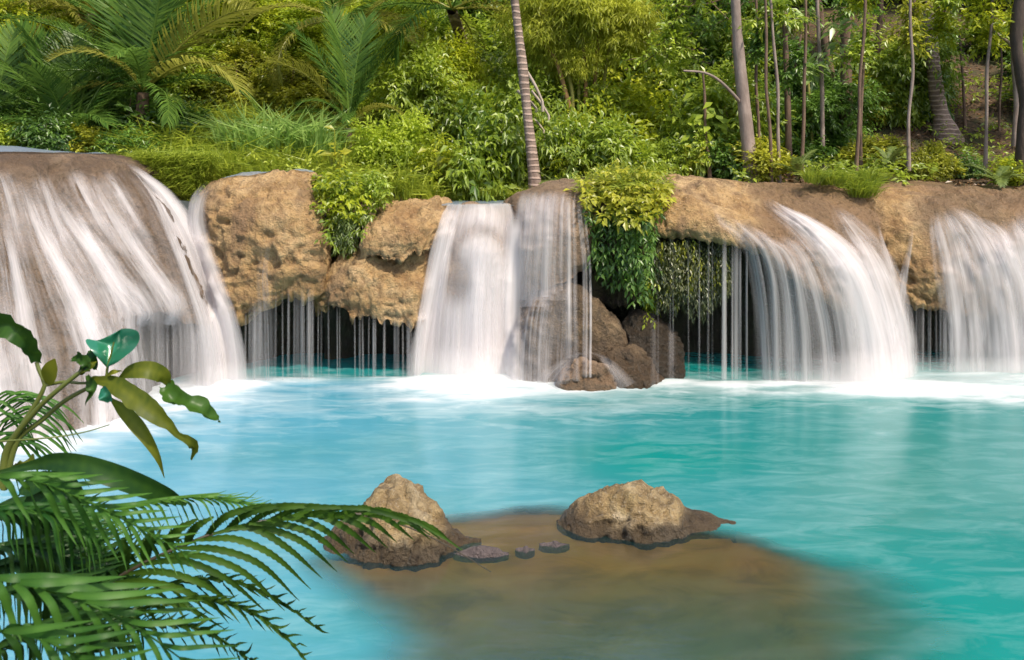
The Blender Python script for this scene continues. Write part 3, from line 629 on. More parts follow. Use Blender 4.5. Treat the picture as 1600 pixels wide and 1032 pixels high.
ribbon(E2, 'fall', f, seed=73, lift=.05, dens=[.6, .9, .95, 1, .9], solid=(.25, .15), start=10.6)
ribbon([(x - 4, y, w * .7) for x, y, w in E2], 'fall_thin', f, seed=74, lift=.08, dens=[.5, .9, .95, 1, .9], solid=(.2, .1), start=10.6)
ribbon([(310, 506, 40), (312, 530, 50), (314, 560, 52), (314, 640, 54)], 'fall', f, seed=75, lift=.05, dens=[.3, .5, .5, .5], solid=(.1, .1), start=10.1)

def strands(root, items, seed, mat='fall_thin'):
    for k, (x, y0, w, d) in enumerate(items):
        j = rng.uniform(-2, 2)
        ribbon([(x, y0 - 14, w * .7), (x + j * .3, y0 + 6, w), (x + j * .6, (y0 + 600) / 2, w * 1.1), (x + j, 650, w * 1.5)], mat, root, name='strand', seed=seed + k, ns=34, nt_=max(4, int(w / 1.6)), lift=.03, dens=[d * .6, d, d * .85, d * .8], solid=(.25, .1), edge=.9, top_fade=.2, ruffle=.006)
f = fall('thin strands dripping off the tan block into the dark hollow', 430, 588, 10.5)
ribbon([(426, 352, 12), (418, 390, 18), (413, 430, 24), (415, 470, 28), (417, 520, 30), (418, 650, 34)], 'fall_thin', f, seed=100, lift=.04, dens=[.3, .55, .7, .75, .7], solid=(.05, .05), edge=1.1, top_fade=.35)
strands(f, [(385, 492, 4, .6), (391, 485, 6, .7), (398, 480, 9, .75), (407, 474, 10, .7), (432, 460, 4, .6), (441, 458, 3, .8), (452, 459, 5, .7), (461, 459, 3, .6), (472, 459, 8, .8), (483, 458, 9, .9), (489, 458, 5, .7), (465, 459, 14, .3), (400, 480, 24, .35)], 110)
f = fall('sparse drips falling from the knobbly tan overhang beside the main white fall', 570, 588, 10.5)
strands(f, [(498, 488, 3, .6), (503, 486, 4, .6), (513, 480, 3, .5), (527, 484, 2.5, .7), (531, 484, 2.5, .6), (554, 494, 3, .6), (562, 497, 4, .75), (566, 497, 4, .7), (577, 498, 3, .6), (584, 500, 5, .75), (587, 500, 3, .6), (601, 502, 5, .75), (617, 504, 5, .6), (622, 505, 6, .6), (629, 506, 4, .6), (637, 506, 7, .7), (641, 505, 9, .6)], 140)

# main fall
f = fall('broad main white fall pouring over an arched hump in the middle of the cliff', 730, 595, 10.4)
def hump(px, py):        # the arch where the water thins over the hump
    d = ((px - 716) / 24) ** 2 + ((py - 440) / 42) ** 2
    r = np.sqrt(((px - 750) / 50) ** 2 + ((py - 418) / 66) ** 2); arch = np.exp(-((r - .86) / .20) ** 2) * sstep(440, 395, py)
    return (1 - .72 * np.exp(-d ** 2)) * (1 - .55 * arch)
B1 = [(748, 322, 100), (748, 336, 112), (744, 360, 120), (738, 400, 134), (733, 450, 144), (729, 500, 154), (727, 550, 160), (726, 640, 168)]
ribbon(B1, 'fall', f, seed=160, lift=.10, dens=1.0, solid=(.12, .3), edge=.22, dtop=hump, start=11.0, ns=90, top_fade=.0, ruffle=.02)
ribbon([(x, y, w * .97) for x, y, w in B1], 'fall', f, seed=161, lift=.16, dens=[.7, .8, .9, 1, 1], solid=(.1, .35), edge=.3, dtop=hump, start=11.0, ns=90, top_fade=.0, ruffle=.03)
ribbon([(x + 6, y, w * .85) for x, y, w in B1], 'fall_thin', f, seed=162, lift=.22, dens=[.3, .6, .8, .9, .9], solid=(0, .3), edge=.4, dtop=hump, start=11.0, ns=90, ruffle=.035)
ribbon([(712, 326, 26), (702, 350, 28), (694, 390, 30), (684, 440, 36), (674, 500, 44), (664, 560, 50), (660, 640, 54)], 'fall', f, seed=163, lift=.12, dens=[.6, 1, 1, 1, .9], solid=(.3, .3), start=10.9)
ribbon([(800, 330, 20), (802, 350, 28), (800, 400, 34), (797, 470, 38), (795, 540, 40), (793, 640, 42)], 'fall', f, seed=164, lift=.14, dens=[.6, 1, 1, 1, 1], solid=(.5, .4), start=10.9)
ribbon([(760, 360, 50), (760, 385, 76), (756, 420, 84), (752, 480, 88), (750, 640, 100)], 'fall', f, seed=165, lift=.2, dens=[.2, .8, 1, 1, 1], solid=(.3, .5), start=10.8, top_fade=.25, dtop=hump)

# strands over the dome
f = fall('separate fine strands pouring off the rounded wet dome onto the boulders', 865, 560, 10.5)
for k, (x, xb, w, d, y1) in enumerate([(818, 812, 22, .8, 470), (832, 822, 18, .7, 480), (845, 838, 12, .7, 470), (856, 852, 16, .8, 465), (868, 864, 14, .75, 460), (878, 876, 8, .6, 455), (888, 888, 12, .8, 560), (896, 898, 8, .5, 560), (905, 914, 9, .8, 590), (912, 922, 5, .9, 590), (825, 815, 40, .35, 480), (865, 860, 56, .42, 470), (842, 834, 50, .5, 480)]):
    ribbon([(x + 4, 296, w * .6), (x, 322, w), (x + (xb - x) * .5, 370, w * 1.05), (xb, 430, w * 1.1), (xb, y1, w * 1.2)], 'fall_thin', f, name='strand', seed=170 + k, lift=.04, dens=[.45, min(1, d * 1.25), min(1, d * 1.25), d * 1.1, d * .85], solid=(.3, .25), edge=.5, start=11.0)
for k, (p, d) in enumerate([([(842, 440, 44), (830, 500, 56), (826, 545, 62), (824, 600, 66)], .9), ([(868, 448, 40), (862, 500, 60), (858, 550, 66), (856, 600, 66)], .7), ([(898, 500, 14), (896, 540, 18), (894, 596, 26)], .5), ([(818, 470, 20), (815, 530, 24), (813, 640, 28)], .7)]):
    ribbon(p, 'fall_thin', f, seed=190 + k, lift=.03, dens=[d * .6, d, d, d], solid=(0, .1), edge=.5)
ribbon([(918, 551, 5), (898, 557, 9), (880, 572, 22), (862, 592, 38), (852, 606, 50)], 'fall', f, seed=196, lift=.06, dens=[.12, .3, .5, .55, .3], solid=(0, .1), ns=40, top_fade=.0)
ribbon([(914, 551, 5), (934, 556, 8), (952, 570, 18), (968, 590, 26), (978, 604, 34)], 'fall', f, seed=197, lift=.06, dens=[.12, .25, .4, .45, .3], solid=(0, .1), ns=40, top_fade=.0)

# soft spray standing over the places where the thick falls land
for lb, x, y, w_, hgt, d in [('soft white spray at the foot of the main white fall', 735, 598, 210, 60, .55), ('soft white spray at the foot of the thick arching fall', 1350, 602, 240, 56, .5), ('soft white spray where the terrace edge stream lands', 350, 602, 110, 40, .45), ('soft white spray at the foot of the far white curtain', 1540, 590, 260, 34, .4)]:
    sp = fall(lb, x, y, (H * FOC) / (y - CY), 'spray'); sp['category'] = 'spray'; Yb = (H * FOC) / (y - CY)
    for k in range(3):
        ribbon([(x, y - hgt, w_ * .85), (x, y - hgt * .4, w_), (x, y + 18, w_ * 1.1)], 'spray', sp, name='mist', seed=400 + k, ns=24, nt_=30, lift=.05, dens=[0, .4 * d, d], solid=(1, 1), edge=1.2, top_fade=0, fixY=([0, 1], [Yb + .05 - .08 * k, Yb - .12 * k - .08]), ruffle=.08)
# mossy hollow drips
f = fall('faint drips falling through the hanging moss into the dark hollow', 1075, 588, 10.5)
strands(f, [(1028, 372, 3, .3), (1047, 375, 3, .4), (1052, 376, 4, .35), (1074, 376, 3, .4), (1092, 376, 4, .5), (1107, 376, 4, .55), (1112, 376, 3, .5), (1050, 480, 14, .2), (1020, 470, 10, .2)], 210)
# big curved fall
f = fall('thick white fall arching from the smooth brown ledge, with strands along one side', 1300, 600, 10.2)
strands(f, [(1132, 374, 8, .95), (1150, 376, 9, .9), (1156, 380, 6, .8), (1144, 378, 4, .6), (1166, 384, 4, .5)], 230, 'fall')
C = [[(1112, 318, 4), (1125, 345, 8), (1150, 362, 14), (1172, 385, 16), (1184, 430, 17), (1193, 500, 18), (1200, 650, 22)],
     [(1140, 338, 6), (1165, 362, 14), (1190, 386, 18), (1206, 430, 18), (1212, 500, 20), (1214, 650, 26)],
     [(1165, 352, 6), (1195, 372, 14), (1215, 400, 16), (1228, 450, 12), (1234, 520, 14), (1236, 650, 18)],
     [(1190, 370, 8), (1222, 392, 20), (1240, 425, 26), (1250, 480, 34), (1256, 540, 40), (1258, 650, 46)],
     [(1215, 366, 10), (1246, 392, 22), (1268, 435, 26), (1283, 490, 26), (1292, 550, 28), (1296, 650, 34)]]
for k, c in enumerate(C):
    ribbon(c, 'fall_thin', f, name='strand', seed=240 + k, lift=.025, dens=[.5, .85, .95, .95, .9], solid=(.3, .3), edge=.9, start=10.9, ns=50)
    ribbon([(x, y, w * 2.0) for x, y, w in c], 'fall_thin', f, seed=250 + k, lift=.035, dens=[.3, .5, .6, .6, .6], solid=(0, 0), start=10.9)
D = [(1188, 312, 5), (1215, 330, 16), (1252, 352, 36), (1296, 390, 60), (1328, 437, 80), (1348, 492, 98), (1360, 545, 114), (1368, 650, 128)]
ribbon(D, 'fall', f, seed=262, lift=.06, dens=[.8, 1, 1, 1, 1], solid=(.15, .3), edge=.7, start=11.0, ns=90, ruffle=.02)
ribbon([(x + 6, y - 2, w * .75) for x, y, w in D], 'fall', f, seed=263, lift=.10, dens=[.7, 1, 1, 1, 1], solid=(.4, .45), edge=.8, start=11.0, ns=90, ruffle=.02)
ribbon([(x - 4, y + 3, w * 1.15) for x, y, w in D], 'fall_thin', f, seed=264, lift=.06, dens=[.4, .7, .8, .8, .8], solid=(0, .1), edge=.5, start=11.0, ns=90)
ribbon([(1300, 322, 10), (1322, 350, 40), (1352, 390, 60), (1378, 440, 64), (1396, 500, 62), (1406, 560, 60), (1410, 650, 60)], 'fall_patchy', f, seed=266, lift=.06, dens=[.5, .85, .95, .95, .9], solid=(.15, .3), start=11.0)
ribbon([(1332, 360, 20), (1362, 420, 50), (1384, 480, 60), (1396, 540, 66), (1402, 650, 74)], 'fall', f, seed=267, lift=.09, dens=[.4, .8, .9, .9, .9], solid=(.2, .3), start=10.9)
for k, c in enumerate([[(1368, 345, 4), (1378, 380, 8), (1388, 410, 10), (1398, 460, 14), (1408, 520, 22), (1418, 650, 30)], [(1425, 352, 4), (1420, 390, 9), (1412, 430, 14), (1406, 480, 20), (1412, 540, 30), (1420, 650, 40)]]):
    ribbon(c, 'fall', f, name='strand', seed=270 + k, lift=.05, dens=[.4, .7, .8, .8, .7], solid=(.2, .1), start=11.3)
# far curtain
f = fall('wide white curtain over the pitted ledge past the grass tuft', 1530, 582, 10.8)
K = [([(1462, 328, 20), (1475, 360, 50), (1490, 420, 66), (1500, 480, 70), (1505, 540, 72), (1506, 650, 74)], .9), ([(1478, 322, 16), (1510, 352, 50), (1540, 410, 70), (1555, 480, 76), (1562, 540, 80), (1566, 650, 84)], 1),
     ([(1515, 340, 20), (1550, 372, 50), (1580, 440, 70), (1592, 510, 76), (1600, 650, 84)], .9), ([(1570, 335, 40), (1588, 380, 60), (1606, 450, 70), (1618, 520, 80), (1622, 650, 84)], .95), ([(1600, 322, 30), (1625, 380, 70), (1650, 450, 80), (1665, 520, 90), (1670, 650, 94)], .95), ([(1680, 330, 60), (1710, 400, 90), (1730, 480, 100), (1740, 650, 110)], .9)]
for k, (c, d) in enumerate(K):
    ribbon(c, 'fall_patchy', f, seed=280 + k, lift=.05, dens=[.6 * d, d, d, d, d], solid=(.1, .15), edge=.4, start=11.2)
    ribbon([(x + 3, y + 4, w * .8) for x, y, w in c], 'fall', f, seed=290 + k, lift=.08, dens=[.4, .75 * d, .85 * d, .85 * d, .85 * d], solid=(.05, .15), edge=.5, start=11.2)
strands(f, [(1417, 474, 4, .6), (1424, 476, 5, .7), (1431, 478, 3, .6), (1442, 479, 4, .7), (1452, 480, 6, .85), (1461, 482, 4, .6), (1468, 482, 5, .8), (1475, 484, 8, .9), (1486, 484, 10, .8), (1497, 484, 12, .8), (1435, 478, 20, .25), (1510, 488, 20, .7), (1525, 490, 24, .7)], 310)
# ------------------------------------------------------------------ vegetation
def unit(a): return a / (np.linalg.norm(a, axis=-1, keepdims=True) + 1e-9)
def leaves_geo(p, d, n, l, w, fold=.18, droop=.0):
    """folded two-quad leaves: base p, axis d, face normal n"""
    d = unit(d); s = unit(np.cross(n, d)); n = np.cross(d, s)
    l = np.asarray(l)[:, None]; w = np.asarray(w)[:, None]
    tip = p + d * l - A([0, 0, 1.]) * l * droop
    mid = p + d * l * .48 + n * 0
    Lf = p + d * l * .42 + s * w * .5 + n * w * fold; Rt = p + d * l * .42 - s * w * .5 + n * w * fold
    V = np.stack([p, Rt, tip, mid, Lf], 1); k = np.arange(len(p))[:, None] * 5
    Q = np.concatenate([k + A([0, 1, 2, 3]), k + A([0, 3, 2, 4])])
    return V.reshape(-1, 3), Q
def strips(p, d0, d1, side, l, w):
    """narrow bent blades, two quads each"""
    l = np.asarray(l)[:, None]; w = np.asarray(w)[:, None]; side = unit(side)
    m = p + unit(d0) * l * .5; t = m + unit(d1) * l * .5
    V = np.stack([p - side * w * .35, p + side * w * .35, m + side * w * .5, m - side * w * .5, t + side * w * .04, t - side * w * .04], 1)
    k = np.arange(len(p))[:, None] * 6
    return V.reshape(-1, 3), np.concatenate([k + A([0, 1, 2, 3]), k + A([3, 2, 4, 5])])
def sprigs(mb, c, out, rg, k=6, twig=.25, l=.12, w=.055, droop=.35, tint=None, spread=.9):
    n = len(c); t = unit(out + .45 * rg.normal(size=(n, 3)) - A([0, 0, droop * .5]))
    sd = unit(np.cross(t, A([0, 0, 1.]) + .3 * rg.normal(size=(n, 3))))
    tv = tint if tint is not None else np.full(n, .5)
    for i in range(k):
        sg = 1 if i % 2 else -1
        pos = c + t * (twig * (i / max(k - 1, 1)))
        dr = unit(t * (.35 + .5 * i / k) + sd * sg * spread * (1 - .6 * (i == k - 1)) + .3 * rg.normal(size=(n, 3)) - A([0, 0, droop]))
        nm = unit(A([0, 0, .9]) + .45 * out + .45 * rg.normal(size=(n, 3)))
        sc = rg.uniform(.7, 1.2, n)
        V, Q = leaves_geo(pos, dr, nm, l * sc, w * sc, .18, .10)
        mb.add(V, Q, np.repeat(np.clip(tv + rg.normal(0, .10, n), 0, 1), 5))
def foliage_mesh(name, mat, blobs, n, seed, **kw):
    rg = np.random.default_rng(seed); mb = MB()
    b = A([[*q] for q in blobs], float); pr = b[:, 3] ** 2; pr /= pr.sum()
    m = int(n * 2.2); i = rg.choice(len(b), m, p=pr)
    d = unit(rg.normal(size=(m, 3)) + A([0, -.15, .25])); r = rg.uniform(0, 1, m) ** .45
    c = b[i, :3] + d * (b[i, 3] * (.45 + .55 * r))[:, None] * A([1, 1, .9])
    nz = fbm(c * 2.1 + seed, 3, seed); keep = np.argsort(-(nz + rg.normal(0, .14, m)))[:n]
    c, d, nz = c[keep], d[keep], nz[keep]
    tint = np.clip(.5 + .55 * fbm(c * 1.7 + 9, 2, seed + 1) + .12 * d[:, 2], .02, .98)
    sprigs(mb, c, d, rg, tint=tint, **kw)
    return mb.mesh(name, mat, smooth=False)
def rblobs(rg, n, R, r0, r1, zs=.8):
    d = unit(rg.normal(size=(n, 3))); q = d * (R * rg.uniform(.2, 1, n) ** .6)[:, None] * A([1, 1, zs])
    return np.c_[q, rg.uniform(r0, r1, n)]

LM = {}
LM['yellow'] = leaf_mat('leaf_yellow_green', (.12, .19, .012), (.62, .66, .04), .5, .03)
LM['mid'] = leaf_mat('leaf_mid_green', (.06, .14, .012), (.46, .56, .05), .45, .045)
LM['deep'] = leaf_mat('leaf_deep_green', (.022, .07, .014), (.22, .38, .05), .38, .04)
LM['lime'] = leaf_mat('leaf_lime', (.10, .15, .010), (.54, .52, .05), .45, .03)
LM['olive'] = leaf_mat('leaf_olive', (.10, .13, .012), (.54, .54, .05), .42, .03)
LM['fine'] = leaf_mat('leaf_feathery', (.17, .25, .018), (.64, .74, .07), .5, .02)
LM['reed'] = leaf_mat('reed_blade', (.12, .24, .04), (.42, .58, .16), .5, .02)
LM['bamboo'] = leaf_mat('bamboo_leaf', (.18, .22, .02), (.60, .62, .07), .5, .02)
LM['grass'] = leaf_mat('grass_blade', (.09, .17, .012), (.46, .52, .06), .45, .03)
LM['palm'] = leaf_mat('palm_leaflet', (.018, .07, .014), (.17, .28, .045), .42, .012, .35)
LM['palm_y'] = leaf_mat('palm_leaflet_yellow', (.14, .15, .02), (.42, .40, .07), .42, .03)
LM['moss'] = leaf_mat('hanging_moss', (.03, .045, .008), (.13, .14, .025), .25)
LM['fern'] = leaf_mat('fern_leaf', (.06, .12, .02), (.28, .34, .08), .40)
BK = {'grey': bark_mat('bark_grey', (.20, .145, .12), (.36, .28, .24)), 'brown': bark_mat('bark_brown', (.10, .06, .04), (.22, .14, .095)),
      'palm': bark_mat('bark_coconut', (.15, .10, .075), (.30, .22, .18), 3.2), 'pale': bark_mat('bark_pale', (.30, .23, .18), (.50, .42, .36)), 'orange': bark_mat('bark_orange', (.20, .105, .045), (.38, .22, .09)),
      'dark': bark_mat('bark_dark', (.035, .025, .018), (.09, .06, .045)), 'culm': bark_mat('bamboo_culm', (.20, .19, .04), (.36, .33, .09))}

KINDS = {   # foliage kinds: material key, leaf sizes
    'yellow': [dict(k=7, twig=.26, l=.105, w=.046, droop=.30)], 'fine': [dict(k=10, twig=.24, l=.065, w=.032, droop=.15)],
    'mid': [dict(k=7, twig=.26, l=.105, w=.048, droop=.35)], 'deep': [dict(k=7, twig=.28, l=.115, w=.048, droop=.4)],
    'bamboo': [dict(k=8, twig=.36, l=.19, w=.024, droop=.85)], 'olive': [dict(k=7, twig=.24, l=.10, w=.05, droop=.25)]}
KMAT = {'yellow': 'yellow', 'fine': 'fine', 'mid': 'mid', 'deep': 'deep', 'bamboo': 'bamboo', 'olive': 'olive'}
PROTO = {}
for k_, (kk, sp) in enumerate(KINDS.items()):
    PROTO[kk] = []
    for v in range(3):
        rg = np.random.default_rng(100 + k_ * 10 + v)
        bl = np.r_[rblobs(rg, 11, .85, .22, .52), [[0, 0, 0, .55]]]
        PROTO[kk].append(foliage_mesh('foliage_' + kk, LM[KMAT[kk]], bl, {'fine': 1500, 'bamboo': 1100}.get(kk, 1600), 200 + k_ * 10 + v, **sp[0]))
SMALL = {}
for k_, (kk, sp) in enumerate(KINDS.items()):
    SMALL[kk] = []
    for v in range(2):
        rg = np.random.default_rng(500 + k_ * 10 + v); q_ = dict(sp[0]); q_['l'] *= 1.9; q_['w'] *= 1.9; q_['twig'] *= 1.6
        SMALL[kk].append(foliage_mesh('foliage_' + kk, LM[KMAT[kk]], np.r_[rblobs(rg, 9, .85, .25, .5), [[0, 0, 0, .5]]], 480 if kk != 'fine' else 700, 600 + k_ * 10 + v, **q_))
def stems_mesh(seed, mat):
    rg = np.random.default_rng(seed); mb = MB()
    for i in range(5):
        e = A([rg.uniform(-.5, .5), rg.uniform(-.5, .5), rg.uniform(.1, .6)]); s0 = A([rg.uniform(-.08, .08), rg.uniform(-.08, .08), -1.25])
        V, Q = tube(cr_resample(A([s0, s0 * .5 + e * .3 + rg.normal(0, .06, 3), e]), 7), np.linspace(.03, .008, 7), 5); mb.add(V, Q)
    return mb.mesh('stem', mat)
STEMS = [stems_mesh(i, BK['brown']) for i in range(3)]
def ground_hit(px, py):
    for Yq in np.arange(11.4, 60, .05):
        if ground_z((px - CX) * Yq / FOC, Yq) >= H - (py - CY) * Yq / FOC: return float(Yq)
    return 60.0
cnt = 0
R_ = random.uniform
def bush(kind, px, Y, r, label, group, dz=.75, name='bush', cat='bush', z=None, vs=1.0):
    global cnt; cnt += 1
    x = (px - CX) * Y / FOC; gz = float(ground_z(x, Y)) if z is None else z
    rt = empty(name, (x, Y, gz), random.uniform(0, 6.28)); tag(rt, label, cat, group, 'thing')
    sc = (r * random.uniform(.9, 1.3), r * random.uniform(.9, 1.15), r * vs * random.uniform(.85, 1.35))
    obj('foliage', SMALL[kind][cnt % 2] if r < .75 else PROTO[kind][cnt % 3], rt, (0, 0, r * dz), None, sc)
    obj('stem', STEMS[cnt % 3], rt, (0, 0, r * dz), None, sc)
    return rt
def region(px):
    return ('behind the sloping terrace' if px < 240 else 'beyond the grassy bank' if px < 520 else 'between the young palm and the coconut trunk' if px < 790 else
            'between the coconut trunk and the pale curved trunk' if px < 1150 else 'among the thin trunks of the shady slope')
KN = {'yellow': 'sunlit yellow-green', 'fine': 'feathery yellow', 'mid': 'glossy mid-green', 'deep': 'dark green', 'bamboo': 'drooping narrow-leaved', 'olive': 'olive-toned'}
def rbush(kind, px, Y, r, **kw):
    if 600 < px < 1130 and Y < 17: r *= .9; kw.setdefault('vs', R_(1.0, 1.75)); kw.setdefault('dz', R_(.7, 1.15))
    tier = 'low bush' if Y < 15.2 else 'bush' if Y < 21 else 'tall bush'
    nm = {'low bush': 'low', 'bush': 'middle', 'tall bush': 'high'}[tier]
    return bush(kind, px, Y, r, f'{KN[kind]} {tier} {region(px)}', f'{KN[kind]} {tier} thicket {region(px)}', **kw)
def pick(px, hi):
    if px < 200: return random.choice(['deep', 'mid', 'olive', 'yellow'] if not hi else ['yellow', 'fine', 'mid', 'fine'])
    if px < 540: return random.choice(['fine', 'yellow', 'fine', 'mid', 'yellow'])
    if px < 800: return random.choice(['yellow', 'mid', 'mid', 'mid', 'fine'])
    if px < 1000: return random.choice(['mid', 'yellow', 'bamboo', 'yellow', 'fine'] if hi else ['mid', 'yellow', 'mid', 'mid', 'deep'])
    if px < 1180: return random.choice(['mid', 'mid', 'deep', 'mid', 'yellow'])
    return random.choice(['deep', 'deep', 'mid', 'olive'])
for px in range(630, 900, 40): rbush(pick(px, 0), px + R_(-22, 22), R_(12.6, 13.4), R_(.32, .66))
for px in range(900, 1190, 40): rbush(pick(px, 0), px + R_(-20, 20), R_(12.8, 13.8), R_(.30, .6))
for px in range(650, 1180, 52): rbush(pick(px, 0), px + R_(-28, 28), R_(13.9, 15.6), R_(.6, 1.15))
for px in list(range(-120, 240, 95)) : rbush(pick(px, 0), px + R_(-25, 25), R_(14.6, 15.4), R_(.7, 1.0))
for px in range(300, 600, 90): rbush(random.choice(['yellow', 'olive', 'mid', 'fine']), px + R_(-25, 25), R_(15.6, 16.4), R_(.8, 1.0))
for px in range(-160, 1190, 70): rbush(pick(px, 1), px + R_(-28, 28), R_(16.8, 18.2), R_(1.15, 1.5), dz=.9)
for px in (-60, 10, 60, 690, 720): rbush('yellow', px, R_(15.6, 16.0), 1.1, dz=1.0)
for px in range(-180, 1220, 78): rbush(pick(px, 1), px + R_(-30, 30), R_(19.5, 21), R_(1.6, 2.0), dz=1.0)
for px in range(-200, 1260, 105): rbush(pick(px, 1), px + R_(-30, 30), R_(23, 25), R_(2.1, 2.6), dz=1.1)
for px in range(-200, 1300, 120): rbush(pick(px, 1), px + R_(-30, 30), R_(28, 31), R_(2.7, 3.2), dz=1.2)
for px in range(-140, 250, 52): rbush(random.choice(['deep', 'deep', 'mid', 'olive']), px + R_(-16, 16), R_(12.4, 12.9), R_(.30, .45))
for px in range(-140, 300, 70): rbush('deep', px + R_(-16, 16), R_(13.6, 14.2), R_(.5, .7))
# shady slope: fewer, lower, darker
for px in range(1190, 1450, 70): rbush(random.choice(['deep', 'mid', 'deep', 'olive']), px + R_(-22, 22), R_(13.0, 14.4), R_(.30, .48))
for px in range(1440, 1760, 46): rbush(random.choice(['olive', 'mid', 'deep', 'yellow', 'olive']), px + R_(-22, 22), R_(12.5, 14.2), R_(.24, .44))
for px in range(1240, 1760, 60): rbush(random.choice(['deep', 'mid', 'deep', 'olive']), px + R_(-25, 25), R_(15, 21), R_(.35, .7))
for px in range(1180, 1440, 55): rbush(random.choice(['deep', 'mid', 'deep']), px + R_(-25, 25), R_(15, 19), R_(.6, 1.2))
for px in range(1400, 1760, 80): rbush(random.choice(['deep', 'olive', 'mid']), px + R_(-25, 25), R_(17, 21), R_(.5, .8))
for px in range(1180, 1800, 110): rbush('deep', px + R_(-25, 25), R_(23, 26), R_(1.6, 2.2), dz=1.0)
for px in range(1180, 1800, 100): rbush('deep', px + R_(-25, 25), R_(29, 33), R_(2.4, 3.0), dz=1.2)

# ---- tree trunks one can tell apart
def trunk_tree(name, label, path, widths, bark, Y=None, crown=None, cat='tree', group=None, branches=(), seg=12, wob=.0):
    px, py = path[0]; Yt = Y or ground_hit(px, py)
    pts = A([P(x, y, Yt) for x, y in path]); c = cr_resample(np.c_[pts, A(widths) * Yt / FOC / 2], 40)
    base = pts[0]; rt = empty(name, tuple(base)); tag(rt, label, cat, group, 'thing')
    rr = c[:, 3] * (1 + .10 * vnoise(np.c_[c[:, 2] * 3.5, c[:, 2] * 0, c[:, 2] * 0 + px], 4))
    rr[:4] *= A([1.35, 1.2, 1.1, 1.04]); cc = c[:, :3].copy(); cc[0, 2] -= .15
    V, Q = tube(cc - base, rr, seg); obj('trunk', make_mesh('trunk', V, Q, BK[bark]), rt)
    for b in branches:
        bp = A([P(x, y, Yt + dy) for x, y, dy in b[0]]); bc = cr_resample(bp, 16)
        V, Q = tube(bc - base, np.linspace(b[1], b[2], 16) * Yt / FOC / 2, 7); obj('branch', make_mesh('branch', V, Q, BK[bark]), rt)
    for k, (cx, cyy, dy, r, kind) in enumerate(crown or ()):
        q = P(cx, cyy, Yt + dy) - base
        obj('crown', PROTO[kind][k % 3], rt, tuple(q), (0, 0, k * 1.3), (r, r, r * .8))
    return rt, Yt
# canopy overhead shades the slope
trunk_tree('tree', 'thick pale curved trunk with one long bare side branch, rising from the brown ledge', [(1176, 290), (1170, 235), (1162, 160), (1154, 80), (1149, 0), (1146, -120), (1144, -320)], [24, 21, 19, 17, 15, 14, 12], 'grey', crown=[(1140, -330, 2.5, 1.4, 'mid')],
           branches=[([(1160, 165, 0), (1146, 148, -.1), (1122, 125, -.2), (1100, 114, -.3), (1068, 111, -.3)], 6, 3)])
trunk_tree('tree', 'slim straight pale-footed trunk beside the smooth brown ledge', [(1233, 275), (1232, 215), (1230, 140), (1227, 60), (1224, -20), (1222, -240)], [11, 10, 9, 8, 7, 6], 'brown', crown=[(1215, -250, 2.0, 1.3, 'deep')])
trunk_tree('tree', 'thick brown trunk with a yellow mossy foot, behind the bright big-leaved sapling', [(1322, 238), (1322, 160), (1322, 80), (1321, 0), (1321, -90), (1320, -340)], [22, 19, 17, 15, 13, 11], 'brown', crown=[(1330, -300, 2, 2.0, 'deep')])
trunk_tree('tree', 'leaning brown trunk crossing behind the thick mossy-footed one', [(1316, 190), (1306, 150), (1297, 110), (1284, 40), (1270, -60)], [14, 13, 12, 11, 9], 'brown', Y=17)
trunk_tree('tree', 'straight reddish trunk standing alone midway up the shady slope', [(1364, 188), (1367, 140), (1371, 80), (1376, 20), (1380, -160)], [10, 10, 9, 8, 6], 'brown', crown=[(1390, -190, 2, 1.8, 'deep')])
trunk_tree('coconut_palm', 'stout ringed palm trunk leaning on the bare leaf-littered slope', [(1480, 214), (1472, 188), (1464, 150), (1458, 100), (1453, 50), (1447, 0), (1440, -100), (1420, -320)], [36, 24, 21, 20, 19, 18, 16, 14], 'palm', cat='palm')
trunk_tree('coconut_palm', 'slender ringed palm trunk leaning behind the main white fall', [(837, 294), (831, 240), (824, 180), (817, 110), (810, 50), (803, -10), (794, -120), (770, -380)], [19, 17, 16, 15, 14.5, 14, 13, 12], 'palm', Y=12.3, cat='palm')
trunk_tree('tree', 'dark knotted trunk on the far edge of the shady slope', [(1602, 275), (1598, 220), (1602, 160), (1594, 110), (1588, 60), (1596, -20), (1600, -200)], [28, 19, 16, 17, 18, 18, 14], 'dark', Y=12.6, crown=[(1640, -130, 2.5, 1.6, 'olive'), (1650, 10, .6, .5, 'olive')])
trunk_tree('tree', 'pale crooked slim trunk beside the dark knotted one', [(1586, 215), (1588, 160), (1584, 100), (1580, 72), (1562, 56), (1548, 44)], [8, 8, 8, 6, 4, 3], 'grey', Y=13.5)
for lb, pth, wd, bk in [('thin dark sapling stem with a curved foot on the leaf litter', [(1561, 206), (1562, 160), (1565, 110), (1564, 60)], [4, 3.5, 3, 2], 'brown'),
                        ('thin mossy sapling stem uphill from the leaning ringed palm', [(1508, 202), (1506, 150), (1502, 90), (1499, 50)], [5, 4, 3.5, 2.5], 'olive' if False else 'brown'),
                        ('slim twin-stemmed sapling beside the slim pale-footed trunk', [(1270, 252), (1267, 180), (1262, 120), (1259, 60), (1256, -60)], [5, 5, 4, 4, 3], 'culm'),
                        ('thin orange sapling stem half hidden beside the pale curved trunk', [(1144, 225), (1145, 160), (1145, 80), (1143, 20)], [5, 5, 4, 4], 'orange'),
                        ('short broken pale stub between low bushes behind the vine mound', [(1005, 265), (1003, 245), (1001, 225)], [5, 4, 3], 'pale')]:
    trunk_tree('sapling', lb, pth, wd, bk, cat='sapling', seg=7)
